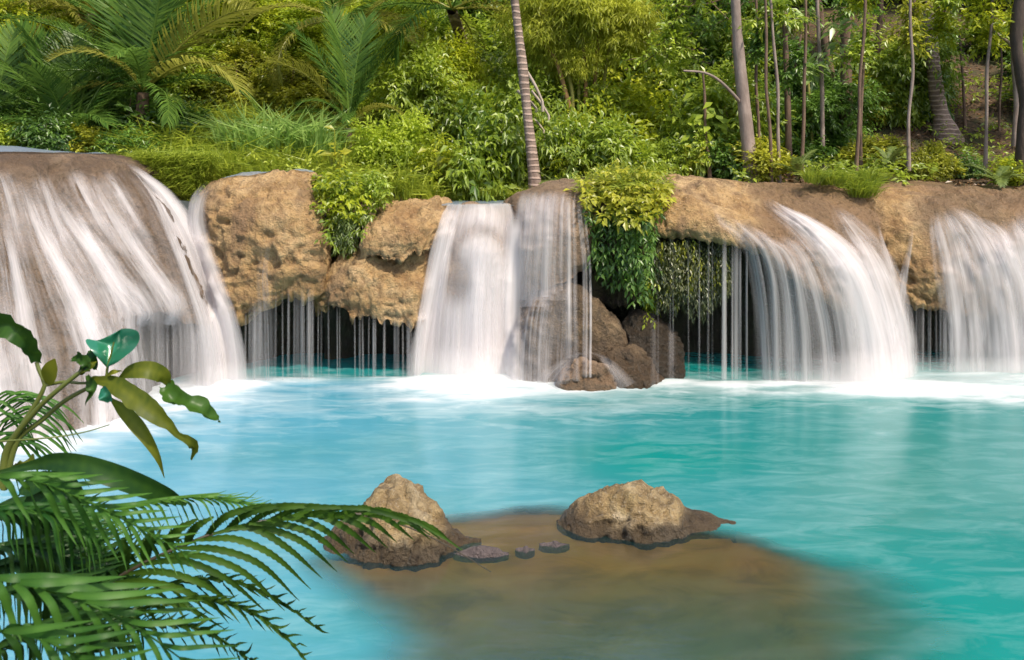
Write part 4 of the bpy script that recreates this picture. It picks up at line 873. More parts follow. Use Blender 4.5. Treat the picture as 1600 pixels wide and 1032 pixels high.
for k, (x, y, t) in enumerate([(1205, 275, -8), (1218, 278, -12), (1338, 262, 10), (1252, 268, 4), (1540, 250, 6), (1186, 270, -6), (1345, 262, 4), (1420, 252, 3)]):
    trunk_tree('sapling', 'thin upright pole-like sapling in the dark gap beyond the smooth brown ledge', [(x, y), (x + t * .3 + R_(-3, 3), y - 70), (x + t * .6 + R_(-5, 5), y - 140), (x + t + R_(-4, 4), y - 220), (x + t * 1.5, y - 360)], [5.5, 5.2, 5, 4.5, 3.5], ['brown', 'grey', 'brown'][k % 3], cat='sapling', group='pole-like saplings in the dark gap', seg=7, Y=12.6 + .12 * (k % 7))
# low boughs of the shading canopy that hang into the picture
for k, (px, py, Y, r, kd) in enumerate([(1575, 8, 13.0, .34, 'yellow'), (1528, 38, 13.2, .24, 'yellow'), (1500, 8, 13.3, .26, 'mid'), (1380, -6, 13.4, .32, 'yellow'), (1350, 8, 13.6, .2, 'yellow'), (1440, 12, 14, .26, 'olive'), (1470, 55, 13.8, .2, 'yellow'), (1545, 70, 13.6, .18, 'yellow'), (1598, 50, 12.8, .28, 'yellow'), (1340, 20, 15, .5, 'deep'), (1180, 20, 15.5, .8, 'deep'), (1100, 30, 13.5, .7, 'mid'), (1050, 90, 13.6, .5, 'mid'), (1270, 0, 17, .9, 'deep'), (1215, 40, 12.9, .32, 'mid'), (1185, 95, 13.0, .24, 'deep'), (1345, 100, 13.1, .22, 'mid'), (1240, 130, 13.3, .2, 'deep'), (1420, 70, 13.2, .26, 'olive')]):
    q = P(px, py, Y); rt = empty('bough', tuple(q)); lb = f'{"yellow-lit" if kd in ("yellow", "olive") else "dark leafy"} bough hanging in from above {"the shady slope" if px > 1250 else "the pale curved trunk"}'; tag(rt, lb, 'bough', lb.replace('bough', 'boughs'), 'thing')
    rgb = np.random.default_rng(900 + k); tw = MB(); C_ = []; O_ = []
    for t_ in range(5 if r < .45 else 9):
        e = A([rgb.uniform(-2.2, 1.2) * r, rgb.uniform(-.8, .5) * r, rgb.uniform(-.5, .9) * r]); c_ = cr_resample(A([[.1 + .3 * r, .1, r * 1.6 + .5], [0, 0, r * .8], e * .5 + A([0, 0, .15 * r]), e]), 16)
        V, Q = tube(c_, np.linspace(.02, .004, 16), 5); tw.add(V, Q); a_ = rgb.uniform(.3, 1, 16); ii = (a_ * 15).astype(int); C_.append(c_[ii] + rgb.normal(0, .05, (16, 3))); O_.append(rgb.normal(0, 1, (16, 3)) + unit(e))
    obj('limb', tw.mesh('limb', BK['brown']), rt); fb = MB(); C_ = np.concatenate(C_); O_ = unit(np.concatenate(O_))
    sprigs(fb, C_, O_, rgb, k=7, twig=.2, l=.11, w=.05, droop=.35, tint=rgb.uniform(.2, 1, len(C_))); obj('foliage', fb.mesh('bough_leaves', LM[KMAT[kd]], smooth=False), rt)
# bright sapling with long drooping leaflets
rt, Yt = trunk_tree('sapling', 'bright green big-leaved sapling with long drooping leaves in front of the thick trunks', [(1286, 272), (1285, 200), (1284, 130), (1280, 70), (1277, 0), (1275, -80)], [8, 7, 6.5, 6, 5, 4], 'grey', cat='sapling')
base = A(rt.location); rg = np.random.default_rng(77); mb = MB()
for cx, cyy, n in [(1255, 108, 9), (1285, 90, 10), (1312, 70, 10), (1300, 42, 9), (1325, 38, 9), (1338, 62, 8), (1240, 20, 8), (1228, 32, 7), (1270, 112, 8), (1330, 98, 8)]:
    c = P(cx, cyy, Yt + rg.uniform(-.25, .1)) - base
    for i in range(n):
        a = rg.uniform(-.5, 3.6); d = A([[math.cos(a), -.5 * rg.uniform(0, 1), -.15 - .5 * rg.uniform()]])
        p0 = (c + rg.normal(0, .07, 3))[None]; lm = rg.uniform(.20, .30)
        V, Q = leaves_geo(p0, d, A([[rg.normal(0, .3), -.6, .8]]), [lm], [lm * .34], .12, .18); mb.add(V, Q, rg.uniform(.3, 1))
    V, Q = tube(cr_resample(A([P(1283, cyy + 12, Yt) - base, (P(1283, cyy + 4, Yt) - base + c) / 2 + A([0, 0, .05]), c]), 7), .008, 5); mb.add(V, Q, .6)
obj('foliage', mb.mesh('sapling_leaves', leaf_mat('sapling_leaf', (.10, .22, .02), (.30, .42, .07), .42, .07)), rt)
rt, Yt = trunk_tree('sapling', 'slim sapling with round hanging leaves between the vine mound and the pale curved trunk', [(1110, 288), (1106, 240), (1102, 200), (1101, 150), (1098, 112)], [7, 6, 5, 4, 3], 'brown', cat='sapling')
base = A(rt.location); mb = MB()
for i in range(34):
    c = P(1100 + rg.normal(0, 16), 190 + rg.normal(0, 16), Yt + rg.uniform(-.25, .15)) - base; a = rg.uniform(0, 6.28)
    V, Q = leaves_geo(c[None], A([[math.cos(a), math.sin(a) * .6 - .2, -.5]]), A([[0, -.5, .9]]), [rg.uniform(.15, .22)], [rg.uniform(.11, .15)], .1, .15); mb.add(V, Q, rg.uniform(.2, .9))
obj('foliage', mb.mesh('round_leaves', LM['mid']), rt)
for k, (a, b, w_) in enumerate([((822, 110), (848, 160), 5), ((830, 142), (858, 182), 5), ((808, 142), (838, 170), 5), ((830, 184), (850, 205), 4.5), ((782, 206), (812, 226), 3)]):
    trunk_tree('dead_branch', 'pale dead branch sticking out beside the slender ringed palm trunk', [b, ((a[0] + b[0]) / 2 + 1, (a[1] + b[1]) / 2 - 1), a], [w_ * .7, w_, w_], 'pale', Y=12.7 + .1 * k, cat='branch', group='pale dead branches by the ringed palm', seg=6)
# bamboo clump
rt = empty('bamboo', tuple(P(905, 200, 15.6))); tag(rt, 'yellow bamboo clump with leaning canes and drooping leaves past the ringed palm trunk', 'bamboo', None, 'thing'); base = A(rt.location)
for k, (pa, w_) in enumerate([([(900, 205), (885, 150), (868, 95), (838, 52)], 8), ([(895, 190), (893, 140), (880, 90), (868, 40)], 7), ([(914, 205), (915, 130), (911, 70), (905, 0)], 7), ([(905, 200), (904, 120), (903, 60), (900, -30)], 6), ([(925, 200), (930, 120), (936, 50), (944, -30)], 7), ([(940, 205), (944, 130), (955, 60), (968, -20)], 6)]):
    c = cr_resample(A([P(x, y, 14.3 + .1 * k) for x, y in pa]), 24) - base
    V, Q = tube(c, w_ * 14.5 / FOC / 2 * np.linspace(1, .7, 24), 8); obj('cane', make_mesh('cane', V, Q, BK['culm' if k % 2 else 'orange']), rt)
for k, (px, py, r) in enumerate([(860, 30, .9), (930, 10, 1.0), (980, 40, .8), (880, 95, .6), (840, 85, .55)]):
    obj('foliage', PROTO['bamboo'][k % 3], rt, tuple(P(px, py, 14.6) - base), (0, 0, k), (r, r, r * .8))

# ---- palms
def frond_mesh(name, mat, arch, droop, nl=48, lw=.0135, ll=.30, lift=.35, seed=0, petiole=.14, stemcol=.75):
    """a frond of length 1 along +X, bending down by ARCH radians; leaflets both sides"""
    rg = np.random.default_rng(seed); mb = MB(); n = 30
    s = np.linspace(0, 1, n); ang = -arch * s ** 1.6
    pts = np.c_[np.cumsum(np.r_[0, np.cos(ang[1:]) / n]), np.zeros(n), np.cumsum(np.r_[0, np.sin(ang[1:]) / n])]
    V, Q = tube(pts, np.linspace(.011, .002, n), 6); mb.add(V, Q, stemcol)
    si = np.linspace(petiole, .995, nl)
    for sg in (-1, 1):
        s_ = np.clip(si + rg.normal(0, .004, nl), 0, 1)
        p = np.c_[np.interp(s_, s, pts[:, 0]), np.zeros(nl), np.interp(s_, s, pts[:, 2])]; a = np.interp(s_, s, ang)
        al = np.c_[np.cos(a), 0 * a, np.sin(a)]; up = np.c_[-np.sin(a), 0 * a, np.cos(a)]; sd = np.tile(A([0, sg, 0.]), (nl, 1))
        fw = np.interp(s_, [0, .6, 1], [.55, .75, 1.7])[:, None]
        d0 = unit(al * fw + sd + up * lift + .07 * rg.normal(size=(nl, 3)))
        d1 = unit(d0 - A([0, 0, droop]) * rg.uniform(.6, 1.4, (nl, 1)))
        L = ll * np.interp(s_, [petiole, petiole + .15, .55, .85, 1], [.55, .9, 1, .72, .4]) * rg.uniform(.88, 1.08, nl)
        V, Q = strips(p, d0, d1, np.cross(d0, up), L, np.full(nl, lw)); mb.add(V, Q, np.repeat(np.clip(rg.normal(.5, .16, nl), 0, 1), 6))
    return mb.mesh(name, mat, smooth=False)
FR = {m_: [frond_mesh('frond', LM[m_], a, d, seed=k, lift=l) for k, (a, d, l) in enumerate([(.5, .25, .5), (.95, .5, .35), (1.5, .8, .2), (.7, .35, .1)])] for m_ in ('palm', 'palm_y')}
def palm(label, base, hgt, lean, fr, mats=('palm',), tw=.10, seed=0, bark='brown', name='palm'):
    """fr: list of (azimuth, elevation, length, variant)"""
    rt = empty(name, tuple(base)); tag(rt, label, 'palm', None, 'thing')
    top = A([lean[0], lean[1], hgt]); c = cr_resample(A([[0, 0, -.3], top * A([.2, .2, .6]), top]), 16)
    V, Q = tube(c, np.linspace(tw * 1.2, tw * .85, 16), 10); obj('trunk', make_mesh('trunk', V, Q, BK[bark]), rt)
    for k, (az, el, L, vr) in enumerate(fr):
        o = obj('frond', FR[mats[k % len(mats)]][vr], rt, tuple(top + A([0, 0, .02])), None, L)
        o.rotation_euler = Matrix.Rotation(math.radians(az), 4, 'Z').to_3x3().to_4x4().to_euler()
        o.rotation_euler = (Matrix.Rotation(math.radians(az), 3, 'Z') @ Matrix.Rotation(-math.radians(el), 3, 'Y') @ Matrix.Rotation(math.radians(R_(-25, 25)), 3, 'X')).to_euler()
    return rt
q = P(222, 182, 13.5)
palm('big dark green palm with a short brown trunk, fronds fanning high above the grass bank', (q[0], 13.5, q[2] - .25), .65, (.02, 0), [(100, 80, 3.0, 0), (165, 66, 2.9, 3), (20, 66, 3.0, 3), (-30, 76, 2.9, 0), (195, 50, 2.6, 1), (-8, 52, 2.7, 1), (-25, 34, 2.4, 2), (205, 30, 2.1, 2), (5, 24, 2.2, 2), (150, 74, 3.1, 0), (60, 78, 3.1, 0), (-75, 52, 1.7, 2), (-115, 50, 1.7, 2), (-160, 20, 1.5, 2), (-40, 10, 1.6, 2)], mats=('palm', 'palm', 'palm', 'palm', 'palm', 'palm_y', 'palm_y'), tw=.11)
q = P(112, 225, 13.0)
palm('dark trunkless palm with splayed stiff fronds behind the top of the sloping terrace', (q[0], 13.0, q[2] - .2), .2, (0, 0), [(120, 74, 2.3, 0), (170, 58, 2.3, 3), (70, 78, 2.2, 0), (178, 42, 2.0, 1), (15, 58, 2.0, 1), (-100, 66, 1.7, 1), (-50, 45, 1.5, 2), (150, 68, 2.5, 0), (30, 70, 2.3, 3), (190, 50, 2.2, 1), (-150, 40, 1.6, 2)], tw=.10)
q = P(-10, 215, 13.4)
palm('dark trunkless palm mostly cut by the picture edge behind the sloping terrace', (q[0], 13.4, q[2] - .2), .2, (0, 0), [(100, 78, 2.2, 0), (40, 62, 2.2, 3), (10, 46, 2.0, 1), (150, 54, 1.9, 0), (-60, 50, 1.5, 2), (70, 70, 2.2, 0)], tw=.10)
q = P(545, 205, 13.9)
palm('young upright palm with pale arching fronds beyond the reeds', (q[0], 13.9, q[2] - .2), .25, (0, 0), [(165, 74, 2.2, 3), (60, 82, 2.2, 0), (15, 70, 2.0, 0), (185, 62, 1.8, 1), (120, 84, 2.3, 0), (200, 36, 1.3, 2), (-130, 56, 1.1, 2), (-20, 46, 1.2, 2), (-80, 40, .9, 2), (25, 78, 2.2, 3)], mats=('palm', 'palm', 'palm', 'palm_y'), tw=.06)
for lb, px, py, Y, sd in [('tall coconut palm crown with yellow fronds above the young upright palm', 528, 26, 15.9, 1), ('coconut palm crown with pale drooping fronds high above the glossy thicket', 706, 8, 15.4, 2), ('golden coconut palm crown above the big dark palm', 128, 14, 15.6, 3), ('small golden coconut palm crown beside the picture corner', 46, 16, 15.9, 4), ('pale coconut palm crown half above the frame near the big dark palm', 262, -34, 16.5, 5)]:
    q = P(px, py, Y); gz = float(ground_z(q[0], Y)); rg = np.random.default_rng(sd)
    gz = float(ground_z(q[0], Y + 3)); palm(lb, (q[0] + .2, Y + 3, gz - .1), q[2] - gz, (-.2, -3), [(k * 33 + rg.uniform(-10, 10), [8, 30, -8, 20, 50][k % 5] + rg.uniform(-8, 8), rg.uniform(1.7, 2.3), [1, 2, 2, 1, 0][k % 5]) for k in range(12)], mats=('palm_y', 'palm_y', 'palm') if sd != 2 else ('palm_y', 'palm'), tw=.12, bark='palm', name='coconut_palm')

# ---- grasses and ground plants
def tuft(mb, c, n, rg, L, w, spread, out=None, lean=.6, tint=(.5, .2)):
    a = rg.uniform(0, 6.28, n); rr = spread * np.sqrt(rg.uniform(0, 1, n))
    p = c + np.c_[np.cos(a) * rr, np.sin(a) * rr, np.zeros(n)]
    o = np.c_[np.cos(a), np.sin(a), np.zeros(n)] * rg.uniform(.1, lean, (n, 1)) + (out if out is not None else 0)
    d0 = unit(A([0, 0, 1.]) + o); d1 = unit(A([0, 0, .45]) + o * 2.2 - A([0, 0, .5]) * rg.uniform(0, 1.2, (n, 1)))
    V, Q = strips(p, d0, d1, np.cross(d0, rg.normal(size=(n, 3))), L * rg.uniform(.55, 1.15, n), w * rg.uniform(.7, 1.2, n))
    mb.add(V, Q, np.repeat(np.clip(rg.normal(tint[0], tint[1], n), 0, 1), 6))
rg = np.random.default_rng(31); mb = MB()
for i in range(1500):
    Yg = 11.9 + 3.6 * rg.uniform() ** 1.2; pxg = rg.uniform(185, 690)
    if pxg > 560 and rg.uniform() < (pxg - 560) / 180: continue
    x = (pxg - CX) * Yg / FOC; tuft(mb, A([x, Yg, float(ground_z(x, Yg)) - .02]), 12, rg, rg.uniform(.25, .68), rg.uniform(.012, .024), .13, out=A([0, -.12, 0]), tint=(.5 + .3 * float(vnoise(A([[x * 1.2, Yg * 1.2, 0]]), 3)[0]), .16))
for i in range(620):                                                  # grass spilling between the terrace and the block
    pxg, pyg = rg.uniform(212, 335), rg.uniform(250, 322); t_ = np.clip((pxg - 212) / 100, 0, 1)
    if pyg > 256 + 70 * t_ or (pxg > 318 and pyg > 288): continue
    Yg = 11.5 - .25 * rg.uniform(); q = P(pxg, pyg, Yg); tuft(mb, q, 10, rg, .36, .013, .08, out=A([.0, -.5, -.2]), lean=.8, tint=(.55, .18))
for i in range(420):
    Yg = 11.9 + 3.4 * rg.uniform(); pxg = rg.uniform(190, 690); x = (pxg - CX) * Yg / FOC; gz = float(ground_z(x, Yg))
    if rg.uniform() < .5: tuft(mb, A([x, Yg, gz]), 9, rg, rg.uniform(.5, .95), rg.uniform(.022, .04), .1, out=A([rg.normal(0, .3), -.2, 0]), lean=.7, tint=(.75, .2))
    else: sprigs(mb, A([[x, Yg, gz + rg.uniform(.05, .4)]]), unit(A([[rg.normal(), -.6, .6]])), rg, k=7, twig=.18, l=.10, w=.045, droop=.25, tint=A([rg.uniform(.2, 1)]))
tag(obj('grass', mb.mesh('grass', LM['grass'], smooth=False)), 'long lush grass on the bank above the tan block', None, None, 'stuff')
for k, (px, Y) in enumerate([(398, 12.9), (432, 13.0), (470, 13.2), (372, 13.1), (412, 13.4), (452, 13.5), (500, 13.2)]):
    x = (px - CX) * Y / FOC; mb = MB(); tuft(mb, A([0, 0, -.03]), 90, rg, 1.15, .042, .28, lean=.4, tint=(.6, .2))
    o = obj('reed_clump', mb.mesh('reed_clump', LM['reed'], smooth=False), loc=(x, Y, float(ground_z(x, Y)))); tag(o, 'tall blue-green reed clump standing in the grass in front of the feathery bushes', 'reeds', 'reed clumps on the grassy bank', 'thing')
def tuft_thing(label, spots, mat, name='grass_tuft', cat='grass tuft', L=.4, w=.012, n=40, spread=.1, out=None):
    base = A(spots[0]); mb = MB()
    for s in spots: tuft(mb, A(s) - base, n, rg, L, w, spread, out=out, lean=.9, tint=(.6, .2))
    o = obj(name, mb.mesh(name, LM[mat], smooth=False), loc=tuple(base)); return tag(o, label, cat, None, 'thing')
tuft_thing('bright grass tuft hanging over the gap between the brown ledge and the pitted ledge', [P(1300 + rg.uniform(-40, 66), 288 + rg.uniform(-6, 4), 11.7 + rg.uniform(-.3, .3)) for _ in range(26)] + [P(1345 + rg.uniform(-12, 14), 296 + rg.uniform(0, 14), 11.4) for _ in range(9)], 'grass', L=.34, out=A([0, -.25, 0]))
tuft_thing('low grass tuft at the foot of the slender ringed palm', [P(800 + rg.uniform(-60, 40), 312 + rg.uniform(-6, 4), 12.2 + rg.uniform(-.1, .3)) for _ in range(14)], 'grass', L=.28)
tuft_thing('grass fringe on the stream bank above the main fall', [P(715 + rg.uniform(-50, 50), 318 + rg.uniform(-8, 2), 12.35 + rg.uniform(-.1, .3)) for _ in range(20)], 'grass', L=.26)
FERN = [frond_mesh('fern_frond', LM['fern'], a, .35, nl=30, lw=.036, ll=.24, lift=.1, seed=60 + k, petiole=.08) for k, a in enumerate((.8, 1.2))]
def fern(label, px, py, Y, n, L, group=None, out=0):
    rt = empty('fern', tuple(P(px, py, Y))); tag(rt, label, 'fern', group, 'thing')
    for k in range(n):
        o = obj('frond', FERN[k % 2], rt, (0, 0, 0), None, L * R_(.75, 1.15)); o.rotation_euler = (Matrix.Rotation(k * 2.4 + R_(-.3, .3), 3, 'Z') @ Matrix.Rotation(-math.radians(R_(20, 65)), 3, 'Y')).to_euler()
fern('bright yellow fern spreading above the far white curtain', 1560, 285, 12.2, 11, .62)
fern('dark-green fern at the foot of the slim pale-footed trunk', 1245, 270, 12.4, 10, .5)
fern('small fern under the slender ringed palm', 868, 290, 12.3, 9, .42)
fern('grey-green fern between the ringed palm and the vine mound', 890, 270, 12.6, 9, .5)
fern('fern drooping beside the thick brown mossy-footed trunk', 1390, 255, 13.0, 9, .5)
fern('small fern hanging under the edge of the tan block', 386, 505, 10.55, 4, .22)
mb = MB()                                                             # undergrowth of the shady slope
n = 2600; Yg = 12.3 + 12 * rg.uniform(0, 1, n) ** 1.7; pxg = rg.uniform(1150, 1780, n); x = (pxg - CX) * Yg / FOC
nz = fbm(np.c_[x * .9, Yg * .9, x * 0], 3, 71); keep = nz + .25 * (Yg < 14) - .12 * ((pxg > 1430) & (Yg > 13.5)) > .02
x, Yg = x[keep], Yg[keep]; c = np.c_[x, Yg, ground_z(x, Yg) + rg.uniform(.02, .30, len(x))]
sprigs(mb, c, unit(rg.normal(size=(len(x), 3)) * A([1, 1, .3]) + A([0, -.2, .5])), rg, k=6, twig=.2, l=.12, w=.05, droop=.3, tint=np.clip(.45 + .5 * fbm(c * 1.3, 2, 5), 0, 1))
tag(obj('undergrowth', mb.mesh('undergrowth', LM['mid'], smooth=False)), 'low leafy undergrowth on the shady slope', None, None, 'stuff')
mb = MB(); n = 5200; Yg = 12.2 + 10 * rg.uniform(0, 1, n) ** 1.3; pxg = rg.uniform(1180, 1800, n); x = (pxg - CX) * Yg / FOC
c = np.c_[x, Yg, ground_z(x, Yg) + .02]; V, Q = leaves_geo(c, rg.normal(size=(n, 3)) * A([1, 1, .25]), A([0, 0, 1.]) + .5 * rg.normal(size=(n, 3)), rg.uniform(.06, .13, n), rg.uniform(.03, .06, n), .2)
mb.add(V, Q, np.repeat(rg.uniform(0, 1, n), 5)); LM['litter'] = leaf_mat('dead_leaf', (.05, .028, .014), (.30, .17, .08), .1, .04)
tag(obj('leaf_litter', mb.mesh('leaf_litter', LM['litter'], smooth=False)), 'fallen brown leaves on the shady slope', None, None, 'stuff')

# ---- plants rooted on the ledges
def inpoly(x, y, pl):
    ins = False; j = len(pl) - 1
    for i in range(len(pl)):
        if (pl[i][1] > y) != (pl[j][1] > y) and x < (pl[j][0] - pl[i][0]) * (y - pl[i][1]) / (pl[j][1] - pl[i][1]) + pl[i][0]: ins = not ins
        j = i
    return ins
def on_rock(poly, n, thick, maxY=12.4, defY=None):
    xs_ = [q[0] for q in poly]; ys_ = [q[1] for q in poly]; C = []
    while len(C) < n:
        x, y = rg.uniform(min(xs_), max(xs_)), rg.uniform(min(ys_), max(ys_))
        if not inpoly(x, y, poly): continue
        h = hit(x, y); Yh = h[0][1] if h[0] is not None and h[0][1] < maxY else (defY or 11.2)
        if defY: Yh = min(Yh, defY)
        C.append(P(x, y, Yh - thick * rg.uniform(.0, 1) ** .8))
    return A(C)
def vine_thing(name, label, cat, layers):
    rt = None
    for nm, mat, c, kw in layers:
        if rt is None: rt = empty(name, tuple(c.mean(0))); tag(rt, label, cat, None, 'thing'); base = A(rt.location)
        mb = MB(); out = unit(A([0, -.8, .25]) + .5 * rg.normal(size=c.shape)) if not kw.get('hang') else unit(A([0, -.35, -1.]) + .25 * rg.normal(size=c.shape))
        kw = {k: v for k, v in kw.items() if k != 'hang'}
        sprigs(mb, c - base, out, rg, tint=np.clip(.5 + .5 * fbm(c * 3.1, 2, 8) + kw.pop('tb', 0), 0, 1), **kw)
        obj(nm, mb.mesh(nm, LM[mat], smooth=False), rt)
    return rt
moundA = [(905, 300), (912, 280), (950, 266), (1000, 264), (1040, 276), (1046, 300), (1035, 320), (1020, 340), (985, 350), (940, 340), (912, 325)]
moundB = [(915, 320), (1035, 318), (1025, 370), (1020, 430), (1005, 470), (985, 440), (960, 430), (935, 418), (922, 370)]
vr = vine_thing('hanging_vines', 'lime-green mound of vines and grass draped over the dark wall beside the wet dome', 'vines', [
    ('foliage', 'lime', on_rock(moundA, 260, .45), dict(k=5, twig=.16, l=.11, w=.06, droop=.25, tb=.1)),
    ('foliage', 'grass', on_rock(moundA[:6] + [(960, 305)], 170, .4), dict(k=8, twig=.14, l=.16, w=.016, droop=.0, tb=.15)),
    ('foliage', 'deep', on_rock(moundB, 240, .35), dict(k=6, twig=.2, l=.095, w=.042, droop=.6, hang=1)),
    ('foliage', 'yellow', on_rock([(1010, 420), (1030, 420), (1025, 480), (1012, 505), (1005, 470)], 50, .2), dict(k=6, twig=.16, l=.07, w=.04, droop=.6, hang=1))])
notchA = [(488, 285), (600, 268), (612, 300), (585, 330), (565, 370), (545, 395), (515, 380), (502, 340)]
nr = vine_thing('hanging_vines', 'fern and creeper clump spilling down the dark notch between the tan rocks', 'vines', [
    ('foliage', 'mid', on_rock(notchA, 330, .4, defY=11.25), dict(k=6, twig=.17, l=.085, w=.04, droop=.45)),
    ('foliage', 'yellow', on_rock([(490, 280), (560, 270), (575, 330), (520, 350), (500, 330)], 110, .5, defY=11.2), dict(k=5, twig=.15, l=.10, w=.05, droop=.4)),
    ('foliage', 'fern', on_rock([(525, 330), (575, 330), (555, 385), (525, 375)], 60, .3, defY=11.0), dict(k=12, twig=.22, l=.07, w=.02, droop=.5, hang=1))])
base = A(nr.location); mb = MB()
for k in range(12):
    x = rg.uniform(505, 565); y = rg.uniform(330, 360); c = cr_resample(A([P(x, y, 11.0), P(x + rg.uniform(-8, 8), y + 25, 10.9), P(x + rg.uniform(-6, 6), min(y + rg.uniform(30, 60), 412), 10.95)]), 8) - base
    V, Q = tube(c, .006, 5); mb.add(V, Q, .5)
obj('root', mb.mesh('root', BK['pale']), nr)
def trail(label, poly, n, mat, L, spread, **kw): pass
# moss curtain
rt = empty('hanging_moss', tuple(P(1080, 375, 10.6))); tag(rt, 'dark olive curtain of moss hanging under the rough dry overhang', 'moss', None, 'thing'); base = A(rt.location)
for mname, nst, colr, dl in (('moss', 420, 'moss', 1.0), ('moss', 110, 'olive', .55)):
    mb = MB(); S = []
    for k in range(nst):
        x = rg.uniform(1018, 1142); Y = rg.uniform(10.5, 10.95); bot = np.interp(x, [1018, 1030, 1060, 1100, 1125, 1142], [462, 482, 494, 488, 470, 440]) * 1.0 + rg.normal(0, 9)
        y = 372 + (bot - 372) * (rg.uniform(0, .55)); y1 = min(bot, y + rg.uniform(25, 70) * dl)
        for q in np.arange(y, y1, 5.0): S.append(P(x + rg.normal(0, 2.2), q, Y - .02 * (q - y) / 20))
    c = A(S) - base; out = unit(A([0, -.3, -1.]) + .3 * rg.normal(size=c.shape))
    sprigs(mb, c, out, rg, k=3, twig=.05, l=.055, w=.022, droop=.8, tint=np.clip(.4 + .6 * fbm(c * 4, 2, 8), 0, 1), spread=.6)
    obj(mname, mb.mesh('moss', LM[colr], smooth=False), rt)
# large pale leaves scattered on the bank edge
for k, (px, py, Y, lb) in enumerate([(525, 250, 12.2, 'broad-leaved pale plant on the edge of the grassy bank'), (690, 262, 12.5, 'broad-leaved plant with drooping oval leaves at the edge of the glossy thicket'), (1075, 250, 13.0, 'broad-leaved plant behind the vine mound')]):
    mb = MB(); m_ = 14; a = rg.uniform(0, 6.28, m_); p0 = rg.normal(0, .12, (m_, 3)) + A([0, 0, .1])
    V, Q = leaves_geo(p0, np.c_[np.cos(a), np.sin(a) - .4, rg.uniform(-.7, .5, m_)], A([0, -.5, .8]) + .3 * rg.normal(size=(m_, 3)), rg.uniform(.16, .26, m_), rg.uniform(.09, .13, m_), .15, .1); mb.add(V, Q, np.repeat(rg.uniform(.4, 1, m_), 5))
    for j in range(m_): V, Q = tube(A([[0, 0, -.35], p0[j] * .6, p0[j]]), .006, 5); mb.add(V, Q, .5)
    tag(obj('broadleaf_plant', mb.mesh('broadleaf_plant', LM['lime'], smooth=False), loc=tuple(P(px, py, Y))), lb, 'plant', None, 'thing')
# ------------------------------------------------------------------ plants on the near bank
rg = np.random.default_rng(91)
NM = {'glossy': leaf_mat('near_leaf_glossy', (.010, .045, .012), (.055, .13, .016), .38, .018, .42),
      'yel': leaf_mat('near_leaf_yellowish', (.06, .09, .010), (.22, .23, .02), .48, .012, .5),
      'emerald': leaf_mat('near_leaf_emerald', (.01, .13, .07), (.04, .30, .15), .30, .12, .25),
      'fernd': leaf_mat('near_fern', (.012, .042, .006), (.06, .13, .012), .38, .012, .5),
      'fernl': leaf_mat('near_palm_light', (.02, .085, .012), (.10, .24, .032), .42, .015, .5),
      'stem': leaf_mat('near_stem', (.05, .075, .012), (.16, .19, .04), .05, .06, .35), 'rach': leaf_mat('near_rachis', (.03, .022, .012), (.09, .07, .03), .0, .06, .4)}
def p3(pts): return A([P(*q) for q in pts])
def w_max(w): return max(w)
def blade(mb, pts, w, shape=None, nrm=(0, -.7, .5), cup=.15, tint=.5, n=26, nc=5, teeth=0, crumple=0.0, seed=0, twist=0.0):
    """leaf blade along a path; w = widths in photo pixels at even steps along it"""
    c = cr_resample(p3(pts), n); T = unit(np.gradient(c, axis=0)); nn = A(nrm, float)
    S = unit(np.cross(T, nn)); Nn = np.cross(S, T)
    s = np.linspace(0, 1, n); wd = np.interp(s, np.linspace(0, 1, len(w)), w); wd = smooth1(wd, 1, 0) * (.86 if max(w) > 22 else .92)
    wd[0], wd[-1] = w[0], w[-1]
    wd = wd * c[:, 1] / FOC
    if teeth: wd = wd * (1 - .24 * np.abs((np.arange(n) % 2)))
    t = np.linspace(-1, 1, nc); tw = twist * s
    off = np.cos(tw)[:, None, None] * S[:, None] + np.sin(tw)[:, None, None] * Nn[:, None]; up = -np.sin(tw)[:, None, None] * S[:, None] + np.cos(tw)[:, None, None] * Nn[:, None]
    V = c[:, None] + off * (t[None] * wd[:, None] / 2)[..., None] + up * ((np.abs(t)[None] ** 1.5) * wd[:, None] * cup)[..., None]
    if crumple: V = V + crumple * np.stack([vnoise(V * 60 + seed, seed + k) for k in range(3)], -1)
    vein = .22 * (np.sin((s[:, None] * n * .55 - np.abs(t)[None] * 1.6) * 2 * np.pi) > .75) if w_max(w) > 22 else 0
    tt = np.broadcast_to(tint + vein + .10 * vnoise(np.c_[s * 9, s * 0, s * 0 + seed], 5)[:, None] + .22 * (np.abs(t)[None] < .15), V.shape[:2]) 
    tt = tt + .16 * vnoise(V * 55 + seed, 7) + .10 * vnoise(V * 160, 9) + rg.uniform(-.05, .3) * (s ** 3)[:, None]
    mb.add(V, grid_faces(n, nc), np.clip(tt, 0, 1).ravel())
def stem(mb, pts, r0, r1, tint=.6):
    c = cr_resample(p3(pts), 18); V, Q = tube(c, np.linspace(r0, r1, 18) * c[:, 1].mean() / FOC, 8); mb.add(V, Q, tint)
def near(rt, nm, mb, mat): 
    b = A(rt.location); mb.V = [v - b for v in mb.V]; return obj(nm, mb.mesh(nm, NM[mat]), rt)
def root(name, at, label, cat='plant', group=None):
    r = empty(name, tuple(at)); tag(r, label, cat, group, 'thing'); return r
